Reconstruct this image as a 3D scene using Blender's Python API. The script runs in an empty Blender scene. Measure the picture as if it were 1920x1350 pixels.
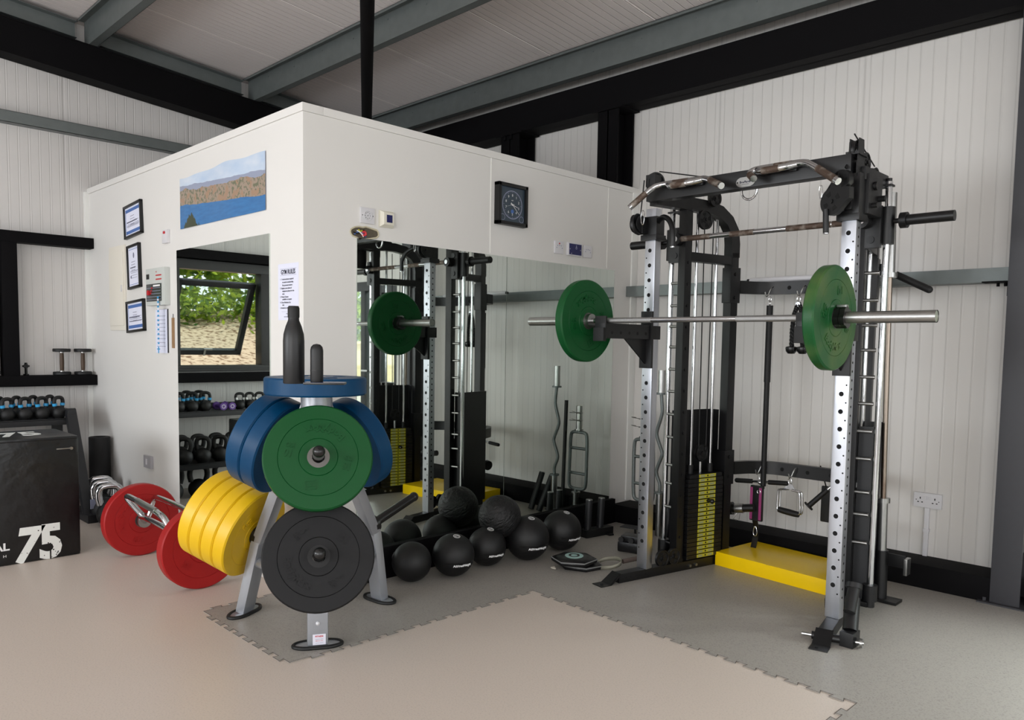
import bpy, bmesh, math, random
from mathutils import Vector as V, Matrix as M, Quaternion
random.seed(7)
PI = math.pi
SC = bpy.context.scene
COL = SC.collection

# ------------------------------------------------------------------ camera (solved from the vanishing points)
F, YAW, PITCH, ROLL, CX, CY = 1450.96, -0.780056, -0.0682794, 0.0161516, 971.44, 745.22
CAMP = V((0, 0, 1.36))
cyw, syw, cp, sp = math.cos(YAW), math.sin(YAW), math.cos(PITCH), math.sin(PITCH)
fwd = V((syw*cp, cyw*cp, sp)); rgt = V((cyw, -syw, 0)); up0 = rgt.cross(fwd)
cr, sr = math.cos(ROLL), math.sin(ROLL)
RX = rgt*cr + up0*sr; UX = rgt*(-sr) + up0*cr
cam = bpy.data.objects.new('camera', bpy.data.cameras.new('camera')); COL.objects.link(cam)
cam.matrix_world = M(((RX.x, UX.x, -fwd.x, 0), (RX.y, UX.y, -fwd.y, 0), (RX.z, UX.z, -fwd.z, CAMP.z), (0, 0, 0, 1)))
cam.data.sensor_width = 36; cam.data.lens = F*36/1920
cam.data.shift_x = -(CX-960)/1920; cam.data.shift_y = (CY-675)/1920
cam.data.clip_start = 0.05; cam.data.clip_end = 200
SC.camera = cam

def _ray(px, py): return RX*((px-CX)/F) - UX*((py-CY)/F) + fwd
def onX(px, py, x): r = _ray(px, py); return CAMP + r*(x/r.x)
def onY(px, py, y): r = _ray(px, py); return CAMP + r*(y/r.y)
def onZ(px, py, z): r = _ray(px, py); return CAMP + r*((z-CAMP.z)/r.z)

# ------------------------------------------------------------------ materials
def lin(c):
    return tuple(((v/255)/12.92 if v/255 <= .04045 else ((v/255+.055)/1.055)**2.4) for v in c)+(1,)
def node(nt, t, **kw):
    n = nt.nodes.new(t)
    for k, v in kw.items(): setattr(n, k, v)
    return n
MATS = {}
def mat(name, col, rough=.5, metal=0, var=.06, scale=30, bump=0, bscale=200, spec=.5, coat=0, col2=None, c2scale=6, c2lo=.5, c2hi=.6, stretch=(1,1,1), bdist=.004):
    if name in MATS: return MATS[name]
    m = bpy.data.materials.new(name); m.use_nodes = True; nt = m.node_tree
    b = nt.nodes['Principled BSDF']
    b.inputs['Roughness'].default_value = rough; b.inputs['Metallic'].default_value = metal
    b.inputs['Specular IOR Level'].default_value = spec; b.inputs['Coat Weight'].default_value = coat
    tc = node(nt, 'ShaderNodeTexCoord'); mp = node(nt, 'ShaderNodeMapping'); mp.inputs['Scale'].default_value = stretch
    nt.links.new(tc.outputs['Object'], mp.inputs['Vector'])
    n = node(nt, 'ShaderNodeTexNoise'); n.inputs['Scale'].default_value = scale; n.inputs['Detail'].default_value = 4
    nt.links.new(mp.outputs['Vector'], n.inputs['Vector'])
    a = lin(col)
    mx = node(nt, 'ShaderNodeMix', data_type='RGBA')
    mx.inputs['A'].default_value = tuple(v*(1-var) for v in a[:3])+(1,)
    mx.inputs['B'].default_value = tuple(min(1, v*(1+var)) for v in a[:3])+(1,)
    nt.links.new(n.outputs['Fac'], mx.inputs['Factor']); out = mx.outputs['Result']
    if col2:
        n2 = node(nt, 'ShaderNodeTexNoise'); n2.inputs['Scale'].default_value = c2scale; n2.inputs['Detail'].default_value = 8
        nt.links.new(mp.outputs['Vector'], n2.inputs['Vector'])
        r = node(nt, 'ShaderNodeMapRange'); r.inputs['From Min'].default_value = c2lo; r.inputs['From Max'].default_value = c2hi
        nt.links.new(n2.outputs['Fac'], r.inputs['Value'])
        m2 = node(nt, 'ShaderNodeMix', data_type='RGBA'); m2.inputs['B'].default_value = lin(col2)
        nt.links.new(r.outputs['Result'], m2.inputs['Factor']); nt.links.new(out, m2.inputs['A']); out = m2.outputs['Result']
    nt.links.new(out, b.inputs['Base Color'])
    if bump:
        n3 = node(nt, 'ShaderNodeTexNoise'); n3.inputs['Scale'].default_value = bscale; n3.inputs['Detail'].default_value = 3
        nt.links.new(mp.outputs['Vector'], n3.inputs['Vector'])
        bp = node(nt, 'ShaderNodeBump'); bp.inputs['Strength'].default_value = bump; bp.inputs['Distance'].default_value = bdist
        nt.links.new(n3.outputs['Fac'], bp.inputs['Height']); nt.links.new(bp.outputs['Normal'], b.inputs['Normal'])
    MATS[name] = m; return m
def ribmat(name, col, axis, period, rough=.45, dark=.80, light=1.05, depth=.5, seam=1.0, seamoff=0.0):
    """white lining sheet with narrow pressed ribs every <period> m along the axis and a joint every <seam> m"""
    m = bpy.data.materials.new(name); m.use_nodes = True; nt = m.node_tree; b = nt.nodes['Principled BSDF']
    b.inputs['Roughness'].default_value = rough
    g = node(nt, 'ShaderNodeNewGeometry'); s = node(nt, 'ShaderNodeSeparateXYZ'); nt.links.new(g.outputs['Position'], s.inputs[0])
    def mth(op, a, bb=None):
        x = node(nt, 'ShaderNodeMath', operation=op)
        for i, v in enumerate((a, bb)):
            if v is None: continue
            if isinstance(v, (int, float)): x.inputs[i].default_value = v
            else: nt.links.new(v, x.inputs[i])
        return x.outputs[0]
    co = s.outputs[axis]
    u = mth('FRACT', mth('DIVIDE', mth('ADD', co, 100.0-seamoff), period))
    us = mth('FRACT', mth('DIVIDE', mth('ADD', co, 100.0-seamoff), seam))
    def band(x, a, w):      # 1 near a
        d = mth('ABSOLUTE', mth('SUBTRACT', x, a)); return mth('SMOOTH_MIN', mth('MAXIMUM', mth('SUBTRACT', 1.0, mth('DIVIDE', d, w)), 0.0), 1.0)
    groove = band(u, .5, .055); ridge = band(u, .62, .06); sm = band(us, .5, .012/seam)
    a = lin(col)
    mx = node(nt, 'ShaderNodeMix', data_type='RGBA'); mx.inputs['A'].default_value = a; mx.inputs['B'].default_value = tuple(v*dark for v in a[:3])+(1,)
    nt.links.new(mth('MINIMUM', mth('ADD', groove, sm), 1.0), mx.inputs['Factor'])
    nt.links.new(mx.outputs['Result'], b.inputs['Base Color'])
    h = mth('SUBTRACT', ridge, mth('ADD', groove, mth('MULTIPLY', sm, 2.0)))
    bp = node(nt, 'ShaderNodeBump'); bp.inputs['Strength'].default_value = depth; bp.inputs['Distance'].default_value = .004
    nt.links.new(h, bp.inputs['Height']); nt.links.new(bp.outputs['Normal'], b.inputs['Normal'])
    return m
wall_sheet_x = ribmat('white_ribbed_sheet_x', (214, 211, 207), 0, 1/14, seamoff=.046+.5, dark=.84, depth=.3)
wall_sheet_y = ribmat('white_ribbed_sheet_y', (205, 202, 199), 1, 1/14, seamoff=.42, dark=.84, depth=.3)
roof_sheet = ribmat('roof_ribbed_sheet', (222, 214, 211), 0, .0667, dark=1.6, depth=.8, seamoff=.2)
paint = mat('white_painted_board', (222, 220, 216), .55, var=.015, scale=3, bump=.03, bscale=60)
mirror = mat('mirror_silver', (214, 222, 216), .015, 1, var=0)
glass = bpy.data.materials.new('window_glass'); glass.use_nodes = True
_n = glass.node_tree; _n.nodes.clear(); _o = node(_n, 'ShaderNodeOutputMaterial'); _t = node(_n, 'ShaderNodeBsdfTransparent'); _g = node(_n, 'ShaderNodeBsdfGlossy'); _m = node(_n, 'ShaderNodeMixShader')
_g.inputs['Roughness'].default_value = .02; _t.inputs['Color'].default_value = (.93, .97, .95, 1)
_w = node(_n, 'ShaderNodeLayerWeight'); _p = node(_n, 'ShaderNodeMath', operation='POWER'); _p.inputs[1].default_value = 4; _n.links.new(_w.outputs['Facing'], _p.inputs[0]); _f = node(_n, 'ShaderNodeMath', operation='MULTIPLY_ADD'); _f.inputs[1].default_value = .6; _f.inputs[2].default_value = .045; _n.links.new(_p.outputs[0], _f.inputs[0])
_n.links.new(_f.outputs[0], _m.inputs[0]); _n.links.new(_t.outputs[0], _m.inputs[1]); _n.links.new(_g.outputs[0], _m.inputs[2]); _n.links.new(_m.outputs[0], _o.inputs[0])
blacksteel = mat('black_painted_steel', (9, 9, 10), .45, var=.15, scale=8)
blackbeam = mat('black_beam_paint', (8, 7, 9), .7, var=.15, scale=5, spec=.12)
darkgrey = mat('dark_grey_powder_coat', (24, 25, 28), .5, var=.1, scale=10)
galv = mat('galvanised_steel', (112, 118, 117), .45, .5, var=.16, scale=14, stretch=(1, 1, 1))
rackblack = mat('satin_black_powder_coat', (9, 9, 11), .42, var=.12, scale=20, bump=.02)
chrome = mat('chrome', (205, 206, 208), .12, 1, var=.06, scale=25)
chromescratch = mat('scratched_plated_steel', (196, 199, 206), .32, 1, var=.18, scale=30, stretch=(1, 1, .12), bump=.05, bscale=90)
steel = mat('brushed_steel', (168, 168, 166), .3, 1, var=.1, scale=60)
rustgrip = mat('rusty_knurled_steel', (88, 72, 62), .55, .5, var=.25, scale=120, bump=.3, bscale=700, col2=(158, 150, 140), c2scale=22, c2lo=.48, c2hi=.7)
hubsteel = mat('dull_hub_steel', (120, 118, 115), .4, .9, var=.1, scale=40)
hole = mat('dark_bore', (10, 10, 10), .9, var=0)
rubber = mat('black_rubber', (10, 10, 11), .6, var=.15, scale=40)
rubberdull = mat('dull_black_rubber_plate', (13, 13, 15), .62, spec=.35, var=.2, scale=14, bump=.05)
vinyl = mat('black_vinyl', (10, 10, 12), .33, var=.2, scale=8, bump=.5, bscale=9, bdist=.012)
ballrub = mat('slam_ball_rubber', (8, 8, 9), .55, var=.2, scale=20, bump=.05, bscale=90)
tyre = mat('tread_rubber', (10, 10, 11), .5, var=.2, scale=20, bump=1.0, bscale=34, stretch=(1, 1, 2.6), bdist=.012)
green = mat('green_plate_rubber', (8, 72, 32), .42, spec=.25, var=.06, scale=12)
greenw = mat('green_plate_worn', (20, 80, 38), .36, spec=.25, var=.12, scale=9, col2=(84, 104, 58), c2scale=5, c2lo=.45, c2hi=.75)
blue = mat('blue_plate_rubber', (0, 60, 98), .42, spec=.25, var=.1, scale=10)
yellow = mat('yellow_plate_rubber', (226, 182, 4), .42, var=.04, scale=10)
red = mat('red_plate_rubber', (158, 30, 30), .45, spec=.25, var=.08, scale=10)
yelpaint = mat('yellow_painted_box', (250, 208, 0), .28, var=.02, scale=6)
silverpaint = mat('silver_powder_coat', (164, 167, 173), .34, .5, var=.03, scale=10)
whiteplastic = mat('white_plastic', (214, 213, 216), .35, var=.02)
cream = mat('cream_plastic', (224, 220, 204), .4, var=.02)
paper = mat('paper_white', (222, 224, 240), .7, var=.01)
ink = mat('print_ink', (40, 42, 60), .7, var=0)
greyink = mat('faded_print', (142, 146, 168), .7, var=0)
blueink = mat('certificate_blue', (70, 106, 170), .6, var=.05)
white = mat('white_print', (232, 234, 230), .5, var=.03, scale=60, col2=(120, 120, 120), c2scale=40, c2lo=.66, c2hi=.7)
purewhite = mat('white_lettering', (235, 235, 235), .5, var=0)
redink = mat('red_plastic', (190, 30, 40), .4, var=.02)
wood = mat('worn_wood', (150, 118, 84), .6, var=.25, scale=40, stretch=(1, 1, .1))
labelyel = mat('yellow_weight_label', (186, 180, 40), .45, var=.04)
labelgrey = mat('grey_label_print', (150, 154, 120), .5, var=.05)
kbblue = mat('blue_band', (40, 150, 205), .45, var=.05)
purple = mat('purple_vinyl', (92, 52, 140), .4, var=.05)
magenta = mat('magenta_neoprene', (150, 50, 110), .6, var=.05)
bulb = mat('black_knob_plastic', (18, 18, 18), .25, var=.05)
clearplas = mat('pale_wall_tile', (205, 200, 190), .6, var=.05)
navy = mat('navy_screen', (22, 26, 84), .2, var=.1)
tealink = mat('teal_print', (146, 176, 170), .6, var=.02)

def floor_mat(name, col, col2, fine, rough):
    m = mat(name, col, rough, var=.05, scale=220, col2=col2, c2scale=fine, c2lo=.5, c2hi=.75, bump=.04, bscale=260)
    return m
beige = floor_mat('beige_vinyl_tile', (204, 191, 180), (188, 176, 166), 140, .40)
greyfl = floor_mat('grey_speckled_tile', (158, 153, 146), (128, 124, 119), 150, .42)

# ------------------------------------------------------------------ mesh builder
MW = {}
class G:
    def __init__(s): s.b = bmesh.new(); s.mi = 0
    def _new(s, f0, mi):
        for f in list(s.b.faces)[f0:]: f.material_index = s.mi if mi is None else mi
    def _add(s, verts, faces, mi=None, mx=None):
        vs = [s.b.verts.new((mx @ V(v)) if mx is not None else V(v)) for v in verts]
        for f in faces:
            try:
                fc = s.b.faces.new([vs[i] for i in f]); fc.material_index = s.mi if mi is None else mi
            except ValueError: pass
        return vs
    def box(s, x0, x1, y0, y1, z0, z1, bev=0, mi=None, mx=None):
        t = bmesh.new()
        vs = [t.verts.new(v) for v in ((x0,y0,z0),(x1,y0,z0),(x1,y1,z0),(x0,y1,z0),(x0,y0,z1),(x1,y0,z1),(x1,y1,z1),(x0,y1,z1))]
        for f in ((3,2,1,0),(4,5,6,7),(0,1,5,4),(1,2,6,5),(2,3,7,6),(3,0,4,7)): t.faces.new([vs[i] for i in f])
        if bev: bmesh.ops.bevel(t, geom=t.edges[:], offset=bev, segments=2, profile=.7, affect='EDGES')
        t.verts.index_update()
        s._add([v.co.copy() for v in t.verts], [[v.index for v in f.verts] for f in t.faces], mi, mx); t.free(); return s
    def cb(s, c, sz, bev=0, mi=None, mx=None):
        return s.box(c[0]-sz[0]/2, c[0]+sz[0]/2, c[1]-sz[1]/2, c[1]+sz[1]/2, c[2]-sz[2]/2, c[2]+sz[2]/2, bev, mi, mx)
    def cyl(s, p, q, r, r2=None, n=20, mi=None, mx=None, cap=True):
        p, q = V(p), V(q); d = q-p; r2 = r if r2 is None else r2
        R = d.to_track_quat('Z', 'Y').to_matrix().to_4x4(); T = M.Translation(p) @ R
        if mx is not None: T = mx @ T
        L = d.length; vs = []
        for i in range(n):
            a = 2*PI*i/n; vs.append((r*math.cos(a), r*math.sin(a), 0))
        for i in range(n):
            a = 2*PI*i/n; vs.append((r2*math.cos(a), r2*math.sin(a), L))
        fs = [(i, (i+1) % n, n+(i+1) % n, n+i) for i in range(n)]
        if cap: fs += [tuple(range(n))[::-1], tuple(range(n, 2*n))]
        s._add(vs, fs, mi, T); return s
    def tube(s, pts, r, n=12, closed=False, mi=None, mx=None, smooth=0):
        pts = [V(p) for p in pts]
        for _ in range(smooth):
            q = [] if closed else [pts[0]]
            m = len(pts)
            for i in range(m if closed else m-1):
                a, b = pts[i], pts[(i+1) % m]
                q += [a.lerp(b, .25), a.lerp(b, .75)]
            if not closed: q = [pts[0]]+q[1:-1]+[pts[-1]]; 
            pts = q
        m = len(pts); vs = []; prev = None
        for i, p in enumerate(pts):
            if closed: t = (pts[(i+1) % m]-pts[i-1])
            else: t = (pts[min(i+1, m-1)]-pts[max(i-1, 0)])
            t.normalize()
            if prev is None:
                a = V((0, 0, 1)) if abs(t.z) < .9 else V((1, 0, 0)); u = t.cross(a).normalized()
            else:
                u = (prev - t*prev.dot(t)).normalized()
            prev = u; w = t.cross(u)
            rr = r(i/(m-1)) if callable(r) else r
            for k in range(n):
                a = 2*PI*k/n; vs.append(p+u*(rr*math.cos(a))+w*(rr*math.sin(a)))
        fs = []
        for i in range(m if closed else m-1):
            j = (i+1) % m
            for k in range(n): fs.append((i*n+k, i*n+(k+1) % n, j*n+(k+1) % n, j*n+k))
        if not closed: fs += [tuple(range(n))[::-1], tuple((m-1)*n+k for k in range(n))]
        s._add(vs, fs, mi, mx); return s
    def lathe(s, prof, n=48, mi=None, mx=None, mis=None):
        """profile [(r,z),...] turned about Z"""
        idx = []; vs = []
        for r, z in prof:
            if r < 1e-6: idx.append([len(vs)]); vs.append((0, 0, z))
            else:
                idx.append(list(range(len(vs), len(vs)+n)))
                for i in range(n): a = 2*PI*i/n; vs.append((r*math.cos(a), r*math.sin(a), z))
        bv = [s.b.verts.new((mx @ V(v)) if mx is not None else V(v)) for v in vs]
        for k in range(len(prof)-1):
            A, B = idx[k], idx[k+1]; m_ = mis[k] if mis else (s.mi if mi is None else mi)
            for i in range(n):
                j = (i+1) % n
                if len(A) == 1 and len(B) == 1: break
                if len(A) == 1: f = [A[0], B[i], B[j]]
                elif len(B) == 1: f = [A[i], A[j], B[0]]
                else: f = [A[i], A[j], B[j], B[i]]
                fc = s.b.faces.new([bv[q] for q in f]); fc.material_index = m_
        return s
    def sph(s, c, r, sz=(1, 1, 1), n=24, mi=None, mx=None):
        T = M.Translation(V(c)) @ M.Diagonal((r*sz[0], r*sz[1], r*sz[2], 1))
        if mx is not None: T = mx @ T
        k = n//2; return s.lathe([(math.sin(PI*i/k), -math.cos(PI*i/k)) for i in range(k+1)], n, mi, T)
    def prism(s, poly, z0, z1, mi=None, mx=None):
        n = len(poly); vs = [(x, y, z0) for x, y in poly]+[(x, y, z1) for x, y in poly]
        s._add(vs, [tuple(range(n))[::-1], tuple(range(n, 2*n))]+[(i, (i+1) % n, n+(i+1) % n, n+i) for i in range(n)], mi, mx); return s
    def quad(s, a, b, c, d, mi=None): s._add([a, b, c, d], [(0, 1, 2, 3)], mi); return s
    def out(s, name, mats, parent=None, smooth=True, ang=35, recalc=True, loc=None):
        if recalc: bmesh.ops.recalc_face_normals(s.b, faces=s.b.faces)
        if parent is not None and parent in MW: s.b.transform(MW[parent].inverted())
        if loc is not None: s.b.transform(M.Translation(-V(loc)))
        me = bpy.data.meshes.new(name); s.b.to_mesh(me); s.b.free()
        for m in (mats if isinstance(mats, (list, tuple)) else [mats]): me.materials.append(m)
        if smooth:
            me.shade_smooth(); me.set_sharp_from_angle(angle=math.radians(ang))
        o = bpy.data.objects.new(name, me); COL.objects.link(o)
        if loc is not None: o.location = loc
        if parent is not None:
            o.parent = parent
            if parent in MW: MW[o] = MW[parent]
        return o
def tag(o, label, cat, group=None):
    o['label'] = label; o['category'] = cat
    if group: o['group'] = group
    return o
def thing(name, label, cat, loc=(0, 0, 0), mx=None, group=None):
    o = bpy.data.objects.new(name, None); COL.objects.link(o); o.empty_display_size = .1
    T = mx if mx is not None else M.Translation(V(loc)); o.matrix_world = T; MW[o] = T
    return tag(o, label, cat, group)
def struct(o): o['kind'] = 'structure'; return o
def dup(o, parent=None):
    c = o.copy(); COL.objects.link(c)
    if parent is not None: c.parent = parent; c.matrix_parent_inverse = M.Identity(4)
    for ch in [k for k in bpy.data.objects if k.parent == o]: dup(ch, c)
    return c
def place(o, mx, label=None, group=None):
    o.matrix_world = mx; MW[o] = mx
    if label: o['label'] = label
    if group: o['group'] = group
    return o
def frame(p, zdir, xdir=None):
    z = V(zdir).normalized(); x = V(xdir) if xdir else (V((0, 0, 1)) if abs(z.z) < .9 else V((1, 0, 0)))
    x = (x - z*x.dot(z)).normalized(); y = z.cross(x)
    return M(((x.x, y.x, z.x, p[0]), (x.y, y.y, z.y, p[1]), (x.z, y.z, z.z, p[2]), (0, 0, 0, 1)))
def text(s, size, m, parent, mx, ext=.0006, name='lettering', bold=0, sx=1, shear=0, align='CENTER', tagd=None, space=1):
    cu = bpy.data.curves.new('t', 'FONT'); cu.body = s; cu.size = size; cu.extrude = ext; cu.align_x = align; cu.align_y = 'CENTER'
    cu.offset = bold; cu.shear = shear; cu.space_character = space; cu.resolution_u = 3
    ob = bpy.data.objects.new('t', cu); COL.objects.link(ob); bpy.context.view_layer.update()
    me = bpy.data.meshes.new_from_object(ob.evaluated_get(bpy.context.evaluated_depsgraph_get()))
    bpy.data.objects.remove(ob)
    T = mx @ M.Diagonal((sx, 1, 1, 1))
    if parent in MW: T = MW[parent].inverted() @ T
    me.transform(T); me.materials.clear(); me.materials.append(m)
    o = bpy.data.objects.new(name, me); COL.objects.link(o); o.parent = parent; return o
def lines(g, x0, x1, z, h, mx, mi, seed, n=1, dash=.7):
    """rows of small printed word blocks between x0 and x1"""
    r = random.Random(seed)
    x = x0
    while x < x1-.003:
        w = min(r.uniform(.008, .022)*dash, x1-x); g.box(x, x+w, z, z+h, 0, .0004, mi=mi, mx=mx); x += w+.004
# wall frames: local x to the viewer's right, y up, z out of the wall
def wf_left(x, z, y=2.086): return M(((1, 0, 0, x), (0, 0, -1, y), (0, 1, 0, z), (0, 0, 0, 1)))     # face looking to -y
def wf_right(y, z, x=-3.645): return M(((0, 0, 1, x), (1, 0, 0, y), (0, 1, 0, z), (0, 0, 0, 1)))    # face looking to +x

# ================================================================== SETTING
XL, YB, XR, YF = -7.08, 4.97, 4.6, -4.6
def zc(y): return 3.88-.085*(y-2.05)          # underside of the roof sheets
def zr(y): return zc(y)-.2                    # top of the rafters
# floor
g = G(); g.box(XL-.1, XR, YF, YB+.1, -.05, 0)
struct(g.out('floor', beige))
# grey jigsaw matting with dovetail teeth along its edges
def teeth(p, q, pitch=.096, depth=.024):
    p, q = V(p), V(q); d = q-p; L = d.length; n = max(2, round(L/pitch)); d.normalize(); nrm = V((d.y, -d.x)); o = []
    for i in range(n):
        s = L/n*i; w = L/n
        a = [(s+w*.04, 0), (s-w*.04+0.0, 1), (s+w*.54, 1), (s+w*.46, 0)] if i else [(s, 0), (s+w*.54, 1), (s+w*.46, 0)]
        a = [(s+w*.02, 0), (s-w*.06, 1), (s+w*.56, 1), (s+w*.46, 0)] if i else [(s, 0)]
        for u, k in a: o.append(p+d*u+nrm*(depth*k))
    return [(v.x, v.y) for v in o]
poly = teeth((-3.64, 1.6), (-3.79, 1.6)) if False else []
poly = [(-3.77, 2.08)] + teeth((-3.77, 2.08), (-3.77, 1.598))[1:] + teeth((-3.77, 1.598), (-2.915, 1.598)) + teeth((-2.915, 1.598), (-2.885, 3.055)) + teeth((-2.885, 3.055), (-1.095, 2.99)) + teeth((-1.095, 2.99), (-1.1, -4.5)) + [(4.5, -4.5), (4.5, 4.9), (-3.6, 4.9), (-3.6, 2.08)]
g = G(); g.prism(poly, .0005, .004)
m_ = g.out('rubber_floor_matting', greyfl, smooth=False)
tag(m_, 'grey speckled jigsaw floor matting laid under the rack and weight tree', 'floor mat')
edge = [V((a, b)) for a, b in poly if not (a > 4 or b > 4)]
g = G()
for a, b in zip(edge, edge[1:]):
    if (b-a).length > 1: continue
    t_ = (b-a).normalized(); nn_ = V((-t_.y, t_.x))*.0014; a2 = a-t_*.001; b2 = b+t_*.001
    g.quad((a2.x-nn_.x, a2.y-nn_.y, .0044), (b2.x-nn_.x, b2.y-nn_.y, .0044), (b2.x+nn_.x, b2.y+nn_.y, .0044), (a2.x+nn_.x, a2.y+nn_.y, .0044))
g.out('joint_gap', mat('floor_joint', (84, 74, 68), .8, var=.3, scale=8), m_, smooth=False)
# walls
def wall_with_hole(name, m, axis, pos, th, a0, a1, z0, z1, holes):
    g = G()
    cuts = sorted(set([a0, a1]+[h[0] for h in holes]+[h[1] for h in holes]))
    for i in range(len(cuts)-1):
        u, v = cuts[i], cuts[i+1]; hs = [h for h in holes if h[0] <= u+1e-6 and h[1] >= v-1e-6]
        zz = [(z0, z1)] if not hs else [(z0, hs[0][2]), (hs[0][3], z1)]
        for za, zb in zz:
            if zb-za < 1e-4: continue
            if axis == 'x': g.box(min(pos, pos+th), max(pos, pos+th), u, v, za, zb)
            else: g.box(u, v, min(pos, pos+th), max(pos, pos+th), za, zb)
    return struct(g.out(name, m, smooth=False))
wall_with_hole('wall_left', wall_sheet_y, 'x', XL, -.1, YF, YB+.1, 0, 4.6, [(-.75, 1.42, 1.07, 2.075)])
wall_with_hole('wall_back', wall_sheet_x, 'y', YB, .1, XL, XR, 0, 4.2, [(-.52, -.2, .92, 1.98), (-.14, .85, 0, 2.03), (1.05, 3.4, .1, 2.3)])
wall_with_hole('wall_right', wall_sheet_y, 'x', XR, .1, YF, YB+.1, 0, 4.7, [(-3.6, 3.6, .9, 3.0)])
wall_with_hole('wall_front', wall_sheet_x, 'y', YF, -.1, XL, XR, 0, 4.8, [(-6.2, -2.6, .9, 2.6), (-1.4, 3.6, .3, 3.1)])
# roof
g = G(); y0, y1 = YF-.1, YB+.15
g._add([(XL-.1, y0, zc(y0)), (XR+.1, y0, zc(y0)), (XR+.1, y1, zc(y1)), (XL-.1, y1, zc(y1)),
        (XL-.1, y0, zc(y0)+.08), (XR+.1, y0, zc(y0)+.08), (XR+.1, y1, zc(y1)+.08), (XL-.1, y1, zc(y1)+.08)],
       [(3,2,1,0),(4,5,6,7),(0,1,5,4),(1,2,6,5),(2,3,7,6),(3,0,4,7)])
struct(g.out('ceiling', roof_sheet, smooth=False))
# dwarf channel / skirting
g = G(); g.box(-3.645, -1.06, 4.735, YB, 0, .14, .006); struct(g.out('baseboard_back', blackbeam))
g = G(); g.box(-.92, -.6, 4.8, YB, 0, .14, .006); struct(g.out('baseboard_back_door', blackbeam)).name = 'baseboard_back'
g = G(); g.box(-3.645, -3.61, 2.10, 4.735, 0, .186, .004); struct(g.out('baseboard_partition', blackbeam))
# the painted partition box in the corner
g = G(); g.box(XL, -3.645, 2.086, 4.968, 0, 2.535, .003)
struct(g.out('wall_partition', paint))
g = G(); g.box(XL, -3.637, 2.078, 2.2, 2.535, 2.578, .004); g.box(-3.76, -3.637, 2.2, 4.968, 2.535, 2.578, .004)
struct(g.out('trim_1', paint))
g = G(); g.box(-3.6452, -3.642, 3.405, 3.411, 1.94, 2.535); g.box(-3.6452, -3.6425, 4.60, 4.605, 1.94, 2.535)
struct(g.out('trim_2', mat('joint_white', (240, 239, 234), .5, var=0), smooth=False))
g = G(); g.box(-3.70, -3.632, 4.90, 4.972, .15, 2.54, .002); struct(g.out('trim_3', mat('white_corner_trim', (226, 226, 222), .4, var=0)))
g = G(); g.box(XL, XL+.02, 2.05, 2.09, .0, 2.55, .002); struct(g.out('trim_4', mat('white_corner_trim', (226, 226, 222), .4, var=0)))

# -------- steel frame
def ibeam_x(g, x0, x1, yc, zc0, zc1, w, tf=.012, tw=.008, sh=0):
    g.box(x0, x1, yc-w/2, yc+w/2, zc0, zc0+tf); g.box(x0, x1, yc-w/2, yc+w/2, zc1-tf, zc1); g.box(x0, x1, yc-tw/2, yc+tw/2, zc0, zc1)
g = G(); ibeam_x(g, XL, XR, 4.85, 3.163, 3.395, .2); g.box(XL, XR, 4.752, 4.756, 3.17, 3.39)
tag(g.out('eaves_beam', blackbeam), 'long black steel eaves beam above the back wall', 'steel beam')
# rafter on the left wall follows the roof pitch
g = G()
def slopebox(g, x0, x1, ya, yb, d0, d1):
    g._add([(x0, ya, zr(ya)-d0), (x1, ya, zr(ya)-d0), (x1, yb, zr(yb)-d0), (x0, yb, zr(yb)-d0), (x0, ya, zr(ya)-d1), (x1, ya, zr(ya)-d1), (x1, yb, zr(yb)-d1), (x0, yb, zr(yb)-d1)],
           [(3,2,1,0),(4,5,6,7),(0,1,5,4),(1,2,6,5),(2,3,7,6),(3,0,4,7)])
slopebox(g, -7.06, -6.88, YF, 4.95, .0, .012); slopebox(g, -7.06, -6.88, YF, 4.95, .25, .262); slopebox(g, -6.895, -6.885, YF, 4.95, .012, .25)
tag(g.out('gable_rafter', blackbeam), 'black steel rafter running along the top of the left wall', 'steel beam')
for i, y in enumerate((.69, 2.06, 3.44, 4.70)):
    g = G(); z = zr(y)
    g.box(-6.99, XR, y-.0015, y+.0015, z, z+.198); g.box(-6.99, XR, y, y+.062, z, z+.003); g.box(-6.99, XR, y-.058, y, z+.195, z+.198)
    g.box(-6.99, XR, y+.059, y+.062, z, z+.018); g.box(-6.99, XR, y-.058, y-.055, z+.178, z+.198)
    for k in range(0, 24, 1): g.cyl((-6.6+k*.45, y-.0015, z+.15-(k % 2)*.02), (-6.6+k*.45, y-.006, z+.15-(k % 2)*.02), .006, n=6)
    tag(g.out('roof_purlin', galv), ['grey galvanised roof purlin nearest the camera, ending over the gable rafter', 'grey galvanised roof purlin ending at the upper left of the rafter', 'grey galvanised roof purlin crossing behind the dark brace tube', 'grey galvanised roof purlin lying on the black eaves beam'][i], 'roof purlin')
for i, (ya, yb) in enumerate(((-1.0, .62), (.78, 1.99), (2.16, 3.37), (3.53, 4.63))):
    g = G()
    slopebox(g, -6.992, -6.988, ya, yb, -.165, -.04); slopebox(g, -6.99, -6.93, ya, yb, -.165, -.162); slopebox(g, -7.0, -6.94, ya, yb, -.043, -.04)
    tag(g.out('purlin_infill_angle', galv), ['short grey steel angle on the rafter above the window', 'short grey steel angle on the rafter at the top left corner', 'short grey steel angle on the rafter between the two big purlins', 'short grey steel angle on the rafter just above the partition'][i], 'steel angle')
g = G(); g.box(-7.078, -6.99, YF, 4.95, 2.984, 2.987); g.box(-6.995, -6.99, YF, 4.95, 2.984, 3.07); g.box(-7.078, -6.99, YF, 4.95, 3.067, 3.07)
tag(g.out('wall_rail', galv), 'grey galvanised rail running high along the left wall', 'wall rail')
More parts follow.
